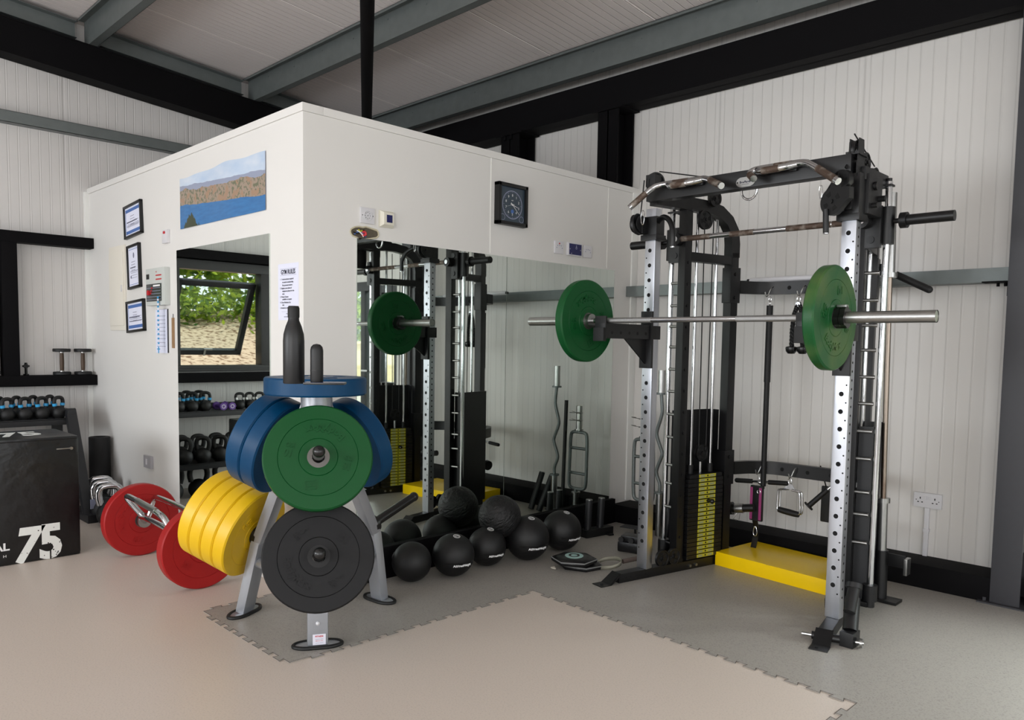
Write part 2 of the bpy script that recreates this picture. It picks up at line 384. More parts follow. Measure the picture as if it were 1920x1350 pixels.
g = G(); g.box(-3.71, -1.06, 4.85, 4.969, 1.742, 1.745); g.box(-3.71, -1.06, 4.848, 4.851, 1.742, 1.82); g.box(-3.71, -1.06, 4.85, 4.969, 1.817, 1.82); g.box(-3.71, -3.707, 4.85, 4.969, 1.745, 1.817)
tag(g.out('wall_rail', galv), 'grey galvanised rail running across the back wall behind the rack', 'wall rail')
g = G(); g.box(-1.2, -1.068, 4.78, 4.86, 1.735, 1.742); g.box(-1.078, -1.07, 4.78, 4.86, 1.66, 1.735)
for k in range(2): g.cyl((-1.13+k*.035, 4.82, 1.735), (-1.13+k*.035, 4.82, 1.715), .008, n=6)
tag(g.out('rail_bracket', blackbeam), 'small black bolted bracket holding the back rail to the column', 'bracket')
def column(x0, x1, y0, y1, z1, label, bolts=False):
    g = G(); g.box(x0, x1, y0, y0+.012, 0, z1); g.box(x0, x1, y1-.012, y1, 0, z1); g.box((x0+x1)/2-.005, (x0+x1)/2+.005, y0, y1, 0, z1)
    g.box(x0-.05, x1+.05, y0-.02, y1, z1-.012, z1)
    if bolts:
        for k in (.25, .6): g.cyl((x0+(x1-x0)*k, y0-.012, z1-.01), (x0+(x1-x0)*k, y0-.012, z1-.05), .012, n=6)
    return tag(g.out('steel_column', blackbeam), label, 'steel column')
column(-4.957, -4.74, 4.75, 4.95, 3.163, 'black steel column rising behind the partition with bolts at its head', True)
column(-3.88, -3.685, 4.75, 4.95, 3.163, 'black steel column just right of the partition end, under the eaves beam')
g = G(); g.box(-1.065, -.925, 4.73, 4.742, .012, 3.9, .002); g.box(-1.065, -.925, 4.958, 4.97, .012, 3.9); g.box(-1.0, -.99, 4.742, 4.96, .012, 3.9); g.box(-.95, -.93, 4.742, 4.96, .3, 3.9)
g.box(-1.067, -1.057, 4.742, 4.958, .012, 3.9); g.box(-1.12, -.78, 4.70, 4.97, 0, .012); g.cyl((-1.09, 4.74, .012), (-1.09, 4.74, .03), .012, n=6)
g._add([(-1.066, 4.735, 3.1), (-1.066, 4.96, 3.1), (-1.066, 4.96, 2.9), (-.9, 4.735, 3.45)], [(0, 1, 2), (0, 1, 3)])
tag(g.out('steel_column', mat('charcoal_column_paint', (50, 50, 54), .5, var=.08)), 'broad charcoal steel column at the right edge beside the socket wall', 'steel column')
# wind brace under the roof
g = G(); g.cyl((-6.86, 4.653, 3.173), (-1.6, 1.09, 3.41), .042, n=24)
tag(g.out('wind_brace', blackbeam), 'round black brace tube crossing under the roof behind the partition top', 'brace tube')
# window lintel rail, sill and post on the left wall
g = G(); g.box(-7.079, -6.95, YF, 2.083, 2.082, 2.166, .003); tag(g.out('lintel_rail', blackbeam), 'long black rail above the window on the left wall', 'rail')
g = G(); g.box(-7.079, -6.93, YF, 2.083, .972, 1.056, .003); sill = tag(g.out('window_sill_shelf', blackbeam), 'long black shelf rail under the window holding two dumbbells', 'shelf')
g = G(); g.box(-7.079, -6.955, 1.44, 1.545, 1.056, 2.082, .003); tag(g.out('window_post', blackbeam), 'square black post between rail and shelf right of the window', 'post')
# window with top hung sash opened outward
g = G()
for (a, b, c, d) in ((-.75, 1.42, 1.07, 1.125), (-.75, 1.42, 1.99, 2.075), (1.366, 1.42, 1.125, 1.99), (.40, .60, 1.125, 1.99), (-.75, -.70, 1.125, 1.99)):
    g.box(-7.12, -7.0, a, b, c, d, .004)
g.box(-7.0, -6.975, -.75, 1.42, 1.07, 1.095, .004); w1 = struct(g.out('window_1', blacksteel))
def sash(y0, y1, ang):
    T = M.Translation((-7.085, 0, 1.90)) @ M.Rotation(ang, 4, 'Y')
    g = G(); H = .76; w = .05
    g.box(-.025, .025, y0, y1, -w, 0, .004, mx=T); g.box(-.025, .025, y0, y1, -H, -H+w, .004, mx=T)
    g.box(-.025, .025, y0, y0+w, -H, 0, .004, mx=T); g.box(-.025, .025, y1-w, y1, -H, 0, .004, mx=T)
    f = g.out('window_sash', darkgrey, w1); struct(f)
    g = G(); g.box(-.003, .003, y0+w, y1-w, -H+w, -w, mx=T); struct(g.out('window_pane', glass, f, smooth=False))
    g = G(); g.box(.025, .04, (y0+y1)/2-.01, (y0+y1)/2+.01, -H, -H+.07, .003, mx=T); g.box(.03, .045, (y0+y1)/2-.07, (y0+y1)/2+.01, -H+.06, -H+.075, .003, mx=T)
    struct(g.out('window_handle', steel, f))
sash(.615, 1.36, math.radians(27))
g = G(); g.box(-7.075, -7.069, -.70, .55, 1.125, 1.99); struct(g.out('window_pane', glass, w1, smooth=False))

# glazed door and side light in the back wall, right of the column (seen in the mirror)
g = G()
for (a, b, c, d) in ((-.52, -.47, 0, 1.98), (-.24, -.14, 0, 2.03), (-.47, -.24, .88, .93), (-.47, -.24, 1.9, 1.98), (-.47, -.24, 0, .06)): g.box(a, b, 4.97, 5.03, c, d, .003)
g.box(-.47, -.24, 4.99, 5.01, .06, .88); w2 = struct(g.out('window_2', darkgrey))
g = G(); g.box(-.47, -.24, 4.998, 5.002, .93, 1.9); struct(g.out('window_pane', glass, w2, smooth=False))
g = G()
for (a, b, c, d) in ((-.14, -.08, 0.0, 2.03), (.79, .85, 0.0, 2.03), (-.08, .79, 1.93, 2.03), (-.08, .79, 0.0, .09), (.07, .15, .09, 1.93)): g.box(a, b, 4.965, 5.035, c, d, .003)
d1 = struct(g.out('door_1', darkgrey))
g = G(); g.box(-.08, .07, 4.998, 5.002, .09, 1.93); g.box(.15, .79, 4.998, 5.002, .09, 1.93); struct(g.out('door_pane', glass, d1, smooth=False))
g = G(); g.box(-.06, -.04, 4.91, 4.965, 1.03, 1.05); g.box(-.06, .06, 4.905, 4.925, 1.03, 1.05, .004); struct(g.out('door_handle', steel, d1))
g = G()  # unseen window, added to let more light onto the right of the floor
for u in (1.08, 1.84, 2.60, 3.37): g.box(u-.03, u+.03, 4.98, 5.04, .1, 2.3)
g.box(1.05, 3.4, 4.98, 5.04, .1, .16); g.box(1.05, 3.4, 4.98, 5.04, 2.24, 2.3); w6 = struct(g.out('window_added_light', darkgrey, smooth=False))
g = G(); g.box(1.1, 3.35, 5.008, 5.012, .16, 2.24); struct(g.out('window_pane', glass, w6, smooth=False))
# windows behind the camera that light the room
for nm, ax, sp in (('window_3', 'x', (XR, -3.6, 3.6, .9, 3.0)), ('window_4', 'y', (YF, -6.2, -2.6, .9, 2.6)), ('window_5', 'y', (YF, -1.4, 3.6, .3, 3.1))):
    g = G(); p, a0, a1, z0, z1 = sp; n = 4
    for k in range(n+1):
        u = a0+(a1-a0)*k/n; b = (u-.03, u+.03)
        g.box(*((p-.03, p+.05)+b if ax == 'x' else b+(p-.05, p+.03)), z0, z1)
    for z in (z0, z1): g.box(*((p-.03, p+.05, a0, a1) if ax == 'x' else (a0, a1, p-.05, p+.03)), z-.03, z+.03)
    struct(g.out(nm, darkgrey, smooth=False))
# exit sign hung near the door (seen in the mirror)
ex = thing('exit_sign', 'green and white running man exit sign hanging near the glazed door, seen in the mirror', 'exit sign')
g = G(); g.box(-.16, .16, -.085, .085, -.012, .0); g.out('sign_box', whiteplastic, ex)
g = G(); g.box(-.15, .15, -.075, .075, 0, .002); g.out('green_panel', mat('exit_green', (0, 150, 80), .4, var=0), ex, smooth=False)
g = G(); r_ = .0035
g.sph((-.02, .05, .003), .012, (1, 1, .3)); g.tube([(-.02, .035, .003), (-.01, .0, .003)], .009, 6); g.tube([(-.01, 0, .003), (.015, -.02, .003), (.03, -.055, .003)], .006, 6); g.tube([(-.01, 0, .003), (-.03, -.03, .003), (-.055, -.035, .003)], .006, 6)
g.tube([(-.02, .03, .003), (.01, .02, .003), (.025, .03, .003)], .005, 6); g.tube([(-.02, .03, .003), (-.045, .015, .003)], .005, 6)
g.box(.05, .11, -.06, .06, .002, .003); g.out('pictogram', purewhite, ex)
place(ex, wf_left(.16, 2.33, 4.90))
g = G(); g.tube([(-.12, .085, -.006), (-.12, .9, -.006)], .002, 6); g.tube([(.12, .085, -.006), (.12, .9, -.006)], .002, 6); w_ = g.out('wire', steel); w_.parent = ex

# mirrors
g = G()
g.box(-5.262, -3.995, 2.078, 2.0855, .12, 1.945); mL = tag(g.out('wall_mirror', [mirror], smooth=False), 'tall frameless mirror on the left face of the partition reflecting the window', 'mirror')
for (a, b, c) in ((2.408, 3.551, 0), (3.555, 4.688, 1)):
    g = G(); g.box(-3.6445, -3.637, a, b, .187, 1.928)
    tag(g.out('wall_mirror', [mirror], smooth=False), ['frameless wall mirror pane nearest the partition corner, reflecting the rack', 'frameless wall mirror pane at the far end, behind the left barbell plate'][c], 'mirror', 'mirror panes on the right partition face')

# ================================================================== THINGS ON THE PARTITION
# landscape poster
pm = bpy.data.materials.new('loch_poster_print'); pm.use_nodes = True; nt = pm.node_tree; b = nt.nodes['Principled BSDF']; b.inputs['Roughness'].default_value = .35
tc = node(nt, 'ShaderNodeTexCoord'); sx = node(nt, 'ShaderNodeSeparateXYZ'); nt.links.new(tc.outputs['Object'], sx.inputs[0])
def MT(op, a, bb=None, nt=nt):
    x = node(nt, 'ShaderNodeMath', operation=op)
    for i, v in enumerate((a, bb)):
        if v is None: continue
        if isinstance(v, (int, float)): x.inputs[i].default_value = v
        else: nt.links.new(v, x.inputs[i])
    return x.outputs[0]
def NZ(sc, det=5, vec=None, sxyz=(1, 1, 1)):
    mp = node(nt, 'ShaderNodeMapping'); mp.inputs['Scale'].default_value = sxyz; nt.links.new(tc.outputs['Object'], mp.inputs['Vector'])
    n = node(nt, 'ShaderNodeTexNoise'); n.inputs['Scale'].default_value = sc; n.inputs['Detail'].default_value = det; nt.links.new(mp.outputs[0], n.inputs['Vector']); return n.outputs['Fac']
def MX(f, a, bb):
    m = node(nt, 'ShaderNodeMix', data_type='RGBA')
    if isinstance(f, (int, float)): m.inputs['Factor'].default_value = f
    else: nt.links.new(f, m.inputs['Factor'])
    for k, v in (('A', a), ('B', bb)):
        if isinstance(v, tuple): m.inputs[k].default_value = lin(v)
        else: nt.links.new(v, m.inputs[k])
    return m.outputs['Result']
X_, Y_ = sx.outputs[0], sx.outputs[1]
sky = MX(NZ(5, 6, sxyz=(1, 2.5, 1)), (150, 182, 216), (226, 230, 236))
hillc = MX(MT('MULTIPLY', MT('GREATER_THAN', NZ(46, 8), .53), 1.0), (156, 138, 122), (104, 108, 84))
hillc = MX(MT('GREATER_THAN', NZ(14, 3), .56), hillc, (160, 130, 106))
farh = (146, 154, 176)
water = MX(NZ(22, 5, sxyz=(.5, 3, 1)), (34, 92, 150), (60, 128, 186))
ridge_f = MT('ADD', MT('MULTIPLY', NZ(3.5, 4, sxyz=(1, 0, 1)), .05), MT('SUBTRACT', .058, MT('MULTIPLY', X_, .05)))
ridge_n = MT('ADD', MT('MULTIPLY', NZ(5, 6, sxyz=(1, 0, 1)), .09), MT('SUBTRACT', .010, MT('MULTIPLY', X_, .042)))
shore = MT('ADD', MT('MULTIPLY', NZ(5, 4, sxyz=(1, 0, 1)), .03), MT('SUBTRACT', -.062, MT('MULTIPLY', X_, .058)))
c = MX(MT('LESS_THAN', Y_, ridge_f), sky, farh); c = MX(MT('LESS_THAN', Y_, ridge_n), c, hillc); c = MX(MT('LESS_THAN', Y_, shore), c, water)
trees = MT('MULTIPLY', MT('LESS_THAN', Y_, MT('SUBTRACT', MT('MULTIPLY', NZ(30, 4, sxyz=(1, .15, 1)), .20), MT('ADD', MT('MULTIPLY', MT('ABSOLUTE', MT('ADD', X_, .42)), .6), .185))), 1.0)
c = MX(trees, c, (52, 60, 34)); nt.links.new(c, b.inputs['Base Color'])
po = thing('landscape_poster', 'wide unframed poster of a blue loch with brown hills above the mirror', 'poster')
g = G(); n = 24; top = lambda x: .162+.004*math.sin(x*16)+.006*math.sin(x*7+1)
for i in range(n):
    xa, xb = -.58+1.16*i/n, -.58+1.16*(i+1)/n; w = lambda x: .003+.003*math.sin(x*11)
    g.quad((xa, -.163, w(xa)), (xb, -.163, w(xb)), (xb, top(xb), w(xb)), (xa, top(xa), w(xa)), 0)
    g.quad((xb, -.163, w(xb)-.002), (xa, -.163, w(xa)-.002), (xa, top(xa), w(xa)-.002), (xb, top(xb), w(xb)-.002), 1)
g.out('print_sheet', [pm, paper], po, recalc=False); place(po, wf_left(-4.615, 2.24, 2.082))

def certificate(x, z, w, h, tilt, blueb, label, seed):
    t = thing('certificate_frame', label, 'framed certificate', group='black framed certificates on the partition')
    g = G(); b = .018; d = .022
    for a in ((-w/2, w/2, -h/2, -h/2+b), (-w/2, w/2, h/2-b, h/2), (-w/2, -w/2+b, -h/2, h/2), (w/2-b, w/2, -h/2, h/2)): g.box(*a, 0, d, .002)
    g.out('frame', rackblack, t)
    W, H = w-2*b, h-2*b; g = G(); g.box(-W/2, W/2, -H/2, H/2, .003, .012)
    if blueb:
        for a in ((-W/2+.01, W/2-.01, H/2-.035, H/2-.012), (-W/2+.01, W/2-.01, -H/2+.012, -H/2+.035), (-W/2+.01, -W/2+.016, -H/2+.01, H/2-.01), (W/2-.016, W/2-.01, -H/2+.01, H/2-.01)): g.box(*a, .012, .0126, mi=2)
    else:
        for a in ((-W/2+.01, W/2-.01, H/2-.016, H/2-.013), (-W/2+.01, W/2-.01, -H/2+.013, -H/2+.016)): g.box(*a, .012, .0126, mi=2)
        g.sph((-.0, H/2-.06, .012), .014, (1, 1.6, .1), 10, mi=1); g.sph((-W/2+.04, -H/2+.07, .012), .012, (1, 1, .1), 10, mi=1)
    T = M.Translation((0, 0, .0125)); r = random.Random(seed)
    for k in range(4): lines(g, -.05, .03, H/2-.07-.02*k if blueb else H*.12-.02*k, .004, T, 1, seed+k, dash=.8)
    lines(g, -W/2+.03, W/2-.07, -.01, .009, T, 1, seed+9, dash=1.6); lines(g, -W/2+.03, W/2-.03, -.035, .005, T, 1, seed+10)
    for k in range(3): lines(g, -W/2+.04, W/2-.04, -H/2+.06+.018*k, .003, T, 1, seed+12+k, dash=.6)
    g.out('certificate_sheet', [paper, mat('soft_print', (112, 114, 134), .7, var=0), blueink], t, smooth=False)
    place(t, wf_left(x, z) @ M.Rotation(math.radians(tilt), 4, 'Z')); return t
certificate(-6.035, 2.222, .345, .24, 4, 1, 'topmost of the three black framed certificates, with blue border bands', 1)
certificate(-6.03, 1.885, .245, .32, 3.5, 0, 'middle black framed certificate with a dark crest and no blue bands', 21)
certificate(-6.015, 1.523, .35, .232, 3, 1, 'lowest of the three black framed certificates, with blue border bands', 41)
cab = thing('flush_cabinet', 'shallow cream metal cabinet door set in the partition left of the certificates', 'cabinet')
cabm = mat('off_white_metal', (225, 220, 208), .5, var=.01)
g = G(); g.box(-.17, .17, -.32, .32, 0, .012, .003); g.out('frame', cabm, cab)
g = G(); g.box(-.158, .150, -.285, .27, .012, .018, .002); dr = g.out('door', cabm, cab)
g = G(); g.box(.115, .125, -.03, .02, .018, .024, .002); g.out('handle', whiteplastic, dr); place(cab, wf_left(-6.395, 1.74))
# alarm panel
pn = thing('alarm_panel', 'grey fire alarm panel with a dark window and red key switch', 'alarm panel')
g = G(); g.box(-.165, .165, -.128, .128, 0, .04, .006); g.out('case', mat('panel_grey', (196, 200, 196), .45, var=.01), pn)
g = G(); g.box(-.15, .12, -.10, .02, .04, .043, .001); g.out('window', mat('smoked_panel', (58, 62, 62), .25, var=.3, scale=60), pn)
g = G()
for k in range(5): g.box(-.14, .11, -.09+.02*k, -.087+.02*k, .043, .044, mi=1)
g.cyl((-.09, -.04, .043), (-.09, -.04, .057), .018, n=14); g.box(-.02, .1, .0, .012, .043, .0448, mi=2)
for k in range(3): g.cyl((-.06+.01*k, -.045+.018*k, .043), (-.06+.01*k, -.045+.018*k, .049), .006, n=8)
g.out('key_switch', [redink, greyink, purewhite], pn)
g = G(); g.box(-.15, -.10, .055, .09, .04, .042); g.out('badge', darkgrey, pn)
g = G(); g.box(.02, .12, .045, .053, .04, .0415); g.box(.02, .12, .072, .08, .04, .0415); g.cyl((.03, .1, .04), (.03, .1, .042), .005, n=8); g.out('red_stripes', redink, pn)
place(pn, wf_left(-5.56, 1.717))
ln = thing('lanyard', 'blue and white patterned lanyard hanging from the alarm panel key', 'lanyard')
g = G()
for k in range(22):
    z = -.0-.0155*k; g.box(-.012, .012, z-.0125, z, 0, .003, mi=k % 2)
g.out('strap', [kbblue, paper], ln); g = G(); g.box(-.022, .022, -.36, -.353, 0, .004); g.box(-.004, .004, -.385, -.335, 0, .004); g.out('clip', kbblue, ln)
q_ = onY(296.5, 556, 2.036); place(ln, wf_left(q_.x, q_.z, 2.036))
cb_ = thing('clipboard_sheet', 'sheets of faded paper on a board hanging under the alarm panel', 'clipboard')
g = G(); g.box(-.10, .105, -.15, .15, 0, .004); g.out('board', darkgrey, cb_)
g = G(); g.box(-.105, .095, -.152, .148, .005, .009)
for k in range(9): lines(g, -.08, .07, .10-.026*k, .004, M.Translation((0, 0, .009)), 1, 60+k)
g.out('paper_sheet', [paper, greyink], cb_, smooth=False); place(cb_, wf_left(-5.535, 1.414))
st = thing('hanging_ruler', 'short worn wooden stick hanging on the partition by the mirror edge', 'ruler')
g = G(); g.box(-.017, .017, -.105, .10, 0, .008, .002); g.out('stick', wood, st); g = G(); g.tube([(0, .10, .004), (.003, .125, .004)], .002, 6); g.out('string', ink, st); place(st, wf_left(-5.345, 1.403))
sw = thing('fused_switch', 'small white switch plate with a red rocker below the poster', 'switch')
g = G(); g.box(-.045, .045, -.045, .045, 0, .02, .004); g.out('plate', whiteplastic, sw); g = G(); g.box(-.012, .012, .018, .034, .02, .026); g.out('rocker', redink, sw); place(sw, wf_left(-5.43, 2.05))
sk = thing('wall_socket', 'single grey socket plate low on the partition above the red plate', 'socket')
g = G(); g.box(-.07, .07, -.045, .045, 0, .02, .004); g.out('plate', mat('grey_plastic', (170, 168, 172), .4, var=.02), sk); g = G(); g.box(-.02, 0, -.02, .02, .02, .024); g.out('rocker', whiteplastic, sk); place(sk, wf_left(-5.815, .468))
# gym rules sheet
ru = thing('rules_notice', 'white paper notice headed GYM RULES beside the tall mirror', 'notice')
g = G(); g.box(-.108, .108, -.15, .15, 0, .0012)
T = M.Translation((0, 0, .0012)); g.box(-.085, .085, .122, .1235, .0012, .0016, mi=1); g.box(-.085, .085, .088, .0895, .0012, .0016, mi=1); g.box(-.07, .085, -.105, -.104, .0012, .0016, mi=1)
g.out('sheet', [paper, greyink], ru, smooth=False)
text('GYM RULES', .034, ink, ru, M.Translation((0, .105, .002)), bold=.0006, sx=.86)
rows = [('1.  A trial workout required', .068), ('to avoid a membership.', .052), ('No personal trainers.', .036), ('2. Replace your plates &', .020), ('equipment please for the', .005), ('next.', -.010), ('3. Private Classes', -.026), ('available on request', -.039), ('4. Clean Machines & a', -.056), ('mat.', -.069), ('5. Be kind to others.', -.085)]
for s_, z in rows: text(s_, .0125, ink, ru, M.Translation((-.085 if s_[0].isdigit() else -.062, z, .002)), ext=.0003, align='LEFT')
text('Thank You', .010, greyink, ru, M.Translation((0, -.116, .002)), ext=.0003); text('train hard  train smart', .010, greyink, ru, M.Translation((0, -.132, .002)), ext=.0003)
place(ru, wf_left(-3.800, 1.621))

# --- right face of the partition
ck = thing('wall_clock', 'black framed square clock with a dial like an aircraft gauge', 'clock')
g = G(); s_ = .132; b = .022
for a in ((-s_, s_, -s_, -s_+b), (-s_, s_, s_-b, s_), (-s_, -s_+b, -s_, s_), (s_-b, s_, -s_, s_)): g.box(*a, 0, .045, .002)
g.out('frame', blacksteel, ck)
g = G(); g.box(-s_+b, s_-b, -s_+b, s_-b, .01, .03); g.out('dial', mat('slate_dial', (50, 64, 76), .3, var=.08), ck, smooth=False)
g = G(); g.lathe([(.086, .0305), (.0885, .0315), (.091, .0305)], 48)
for cx_, cy_ in ((-.085, -.085), (.085, -.085)): g.lathe([(.018, .0305), (.0195, .0315), (.021, .0305)], 24, mx=M.Translation((cx_, cy_, 0)))
for k in range(60):
    a = 2*PI*k/60; r0 = .073 if k % 5 == 0 else .079; g.cyl((r0*math.sin(a), r0*math.cos(a), .031), (.085*math.sin(a), .085*math.cos(a), .031), .0011 if k % 5 == 0 else .0005, n=4)
g.out('dial_rings', greyink, ck)
for k in range(10):
    a = 2*PI*k/10; text(str(k), .022, purewhite, ck, M.Translation((.060*math.sin(a), .060*math.cos(a), .0312)), ext=.0003, name='numeral')
text('ALT', .010, purewhite, ck, M.Translation((0, .028, .0312)), ext=.0003); g = G(); g.lathe([(0, .0305), (.013, .0315), (.013, .0305)], 16, mx=M.Translation((0, -.042, 0))); g.out('emblem', blueink, ck)
g = G(); 
def hand(a, l, w): a = math.radians(a); g.cyl((-.018*math.sin(a), -.018*math.cos(a), .034), (l*math.sin(a), l*math.cos(a), .034), w, w*.4, n=6)
hand(106, .05, .0028); g.out('hour_hand', purewhite, ck); g = G(); hand(133, .082, .0018); g.out('minute_hand', purewhite, ck); g = G(); hand(255, .06, .0008); g.cyl((0, 0, .03), (0, 0, .037), .005, n=12); g.out('second_hand', purewhite, ck)
place(ck, wf_right(3.572, 2.26))
sp_ = thing('outlet_plate', 'square white plate with a round pierced outlet above the mirror corner', 'wall plate')
g = G(); g.box(-.045, .045, -.043, .043, 0, .012, .002); g.lathe([(.024, .012), (.024, .016), (.027, .016), (.027, .012)], 32); g.lathe([(.006, .012), (.006, .015), (.008, .015), (.008, .012)], 20); g.out('plate', whiteplastic, sp_)
g = G()
for k in range(8): a = 2*PI*k/8; g.cyl((.017*math.cos(a), .017*math.sin(a), .0118), (.017*math.cos(a), .017*math.sin(a), .0125), .0022, n=8)
for x in (-.034, .034): g.cyl((x, 0, .0118), (x, 0, .0125), .003, n=8)
g.cyl((0, 0, .0118), (0, 0, .0125), .0025, n=8); g.out('holes', hole, sp_); place(sp_, wf_right(2.474, 2.054))
th = thing('thermostat', 'cream square thermostat with a navy screen right of the outlet plate', 'thermostat')
g = G(); g.box(-.047, .047, -.046, .046, 0, .012, .003); g._add([(-.044, -.044, .012), (.044, -.044, .012), (.044, .044, .012), (-.044, .044, .012), (-.03, -.032, .03), (.036, -.032, .03), (.036, .034, .03), (-.03, .034, .03)], [(0,1,5,4),(1,2,6,5),(2,3,7,6),(3,0,4,7),(4,5,6,7)])
g.out('case', cream, th); g = G(); g.box(-.012, .026, -.02, .022, .03, .0312); g.out('screen', navy, th, smooth=False); place(th, wf_right(2.600, 2.05))
ho = thing('cable_hole', 'ragged hole in the partition with loose wires at the mirror corner', 'cable hole')
g = G(); r = random.Random(3); pts = []
for k in range(18):
    a = 2*PI*k/18; rr = (.062+.012*r.random(), .030+.006*r.random()); pts.append((rr[0]*math.cos(a)+(.05 if math.cos(a) > .7 else 0), rr[1]*math.sin(a)+(.006 if math.cos(a) > .5 else 0)))
g.prism(pts, 0, .0015); g.out('cavity', mat('raw_board', (92, 84, 70), .9, var=.35, scale=60), ho)
g = G(); g.tube([(x*1.0, y*1.0, .002) for x, y in pts], .0045, 6, closed=True); g.out('broken_edge', mat('plaster_edge', (200, 192, 166), .9, var=.1), ho)
for k, (m_, p) in enumerate(((blueink, [(-.045, -.012, .004), (-.01, .012, .010), (.015, -.012, .012), (.03, -.02, .004)]), (redink, [(.0, .0, .006), (.016, .008, .016), (.022, -.008, .018), (.012, -.014, .012), (.0, -.01, .006)]), (purewhite, [(-.03, .01, .006), (-.005, -.004, .014), (.01, -.02, .010)]), (labelyel, [(-.02, .016, .006), (-.012, .004, .014), (.002, .012, .010)]), (hole, [(-.05, .0, .004), (-.025, -.01, .01), (.0, .014, .008), (.02, .016, .004)]))):
    g = G(); g.tube(p, .0035 if k != 1 else .007, 8, smooth=2); g.out('wire', m_, ho)
place(ho, wf_right(2.437, 1.957))
for y, label, kind in ((4.055, 'white control plate with a red light left of the navy screen', 0), (4.365, 'white plate with small buttons at the right of the navy screen', 2)):
    t = thing('control_plate', label, 'wall control'); g = G(); g.box(-.045, .045, -.043, .043, 0, .014, .003); g.out('plate', whiteplastic, t); g = G()
    for (x, z) in ((-.02, .012), (0, .014), (.018, .012), (-.028, -.002), (.028, -.004)): g.box(x-.003, x+.003, z-.003, z+.003, .014, .0155)
    g.out('buttons', greyink, t)
    if not kind: g = G(); g.sph((0, .027, .014), .007, (1, .8, .4), 12); g.out('indicator', redink, t)
    place(t, wf_right(y, 2.038))
t = thing('display_panel', 'white framed panel with a navy screen between two small plates', 'display'); g = G(); g.box(-.075, .075, -.045, .045, 0, .022, .004); g.out('case', whiteplastic, t)
g = G(); g.box(-.066, .066, -.038, .038, .022, .0235); g.out('screen', navy, t, smooth=False); g = G()
for x, z in ((-.058, -.0), (.055, -.002), (-.042, -.03)): g.cyl((x, z, .0235), (x, z, .0245), .004, n=10)
g.box(.006, .012, .012, .03, .0235, .0245); g.lathe([(.006, .0236), (.0075, .0245), (.009, .0236)], 16, mx=M.Translation((.01, .01, 0))); g.out('markings', greyink, t); place(t, wf_right(4.215, 2.038))
# twin socket on the back wall with its conduit
t = thing('twin_socket', 'white double socket on the back wall right of the rack', 'socket'); g = G(); g.box(-.077, .077, -.044, .044, 0, .022, .004); g.out('plate', whiteplastic, t)
g = G()
for x in (-.04, .04):
    for dx, dy, w, h in ((0, .012, .003, .006), (-.011, -.012, .0045, .0028), (.011, -.012, .0045, .0028)): g.box(x+dx-w, x+dx+w, dy-h, dy+h, .0218, .0226)
for x in (-.062, .062): g.cyl((x, 0, .0218), (x, 0, .0226), .003, n=8)
g.out('pin_holes', hole, t)
for x in (-.011, .011): g = G(); g.box(x-.007, x+.007, .005, .026, .022, .027, .002); g.out('rocker', whiteplastic, t)
place(t, wf_left(-1.462, .474, 4.969))
g = G(); g.box(-1.475, -1.45, 4.945, 4.969, .14, .43, .004); g.box(-1.479, -1.446, 4.94, 4.969, .285, .305, .003); tag(g.out('cable_conduit', whiteplastic), 'short white plastic conduit running from the double socket down to the skirting', 'conduit')

# ================================================================== PLATES, BARS
def plate(name, label, m, t=.055, r=.225, kg=None, worn=None, group=None, brand=True, hub=True, flip=0):
    """bumper plate, axis Z, outer face at +t/2"""
    p = thing(name, label, 'weight plate', group=group); h = t/2; g = G()
    ring = lambda s: [(r-.006, s*h), (r*.732, s*h), (r*.725, s*(h-.0022)), (r*.718, s*(h-.0004)), (.081, s*(h-.0004)), (.079, s*(h-.0022)), (.077, s*(h+.0006)), (.046, s*(h+.0006))]
    g.lathe([(.0265, -h+.002)]+ring(-1)[::-1]+[(r, -h+.007), (r, h-.007)]+ring(1)+[(.0265, h-.002)], 64)
    g.out('rubber_disc', m, p, ang=28)
    g = G(); g.lathe([(.046, -h-.0012), (.0262, -h-.0012), (.0262, h+.0012), (.046, h+.0012)], 40); g.lathe([(.046, h+.0005), (.046, h+.0012)], 40)
    g.out('steel_hub', hubsteel if hub else rubber, p)
    if kg:
        for sd in (1, -1):
            B = M.Rotation(0 if sd > 0 else PI, 4, 'X') @ M.Translation((0, 0, h+.0004))
            def tx(s_, size, x, y, rot, **k): text(s_, size, m, p, B @ M.Rotation(rot, 4, 'Z') @ M.Translation((x, y, 0)), ext=.0022, **k)
            if brand:
                # brand lettering follows the rim
                for i, ch in enumerate('BodyMax'):
                    a = math.radians((i-3)*11); tx(ch, .042, 0, -.124, a, bold=.0018, sx=1.05)
            tx(kg, .046, .122, .010, 0, sx=.8, bold=.001); tx('KG', .026, .122, -.024, 0, sx=1.0, bold=.0008)
            tx(kg, .046, -.122, .010, 0, sx=.8, bold=.001); tx('KG', .026, -.122, -.024, 0, sx=1.0, bold=.0008)
            g = G(); T = B @ M.Translation((0, .122, 0)) @ M.Rotation(.3, 4, 'Z')
            g.box(-.022, .022, .016, .019, 0, .0014, mx=T); g.box(-.022, .022, -.019, -.016, 0, .0014, mx=T); g.box(-.022, -.019, -.019, .019, 0, .0014, mx=T); g.box(.019, .022, -.019, .019, 0, .0014, mx=T)
            g.box(-.012, .014, .004, .007, 0, .0014, mx=T); g.box(-.012, .006, -.006, -.003, 0, .0014, mx=T); g.box(-.002, .002, -.014, .007, 0, .0014, mx=T)
            g.out('moulded_emblem', m, p)
    return p
def axm(c, ax, spin=0):
    """matrix with Z along ax, centre c, spin in degrees"""
    return frame(c, ax) @ M.Rotation(math.radians(spin), 4, 'Z')

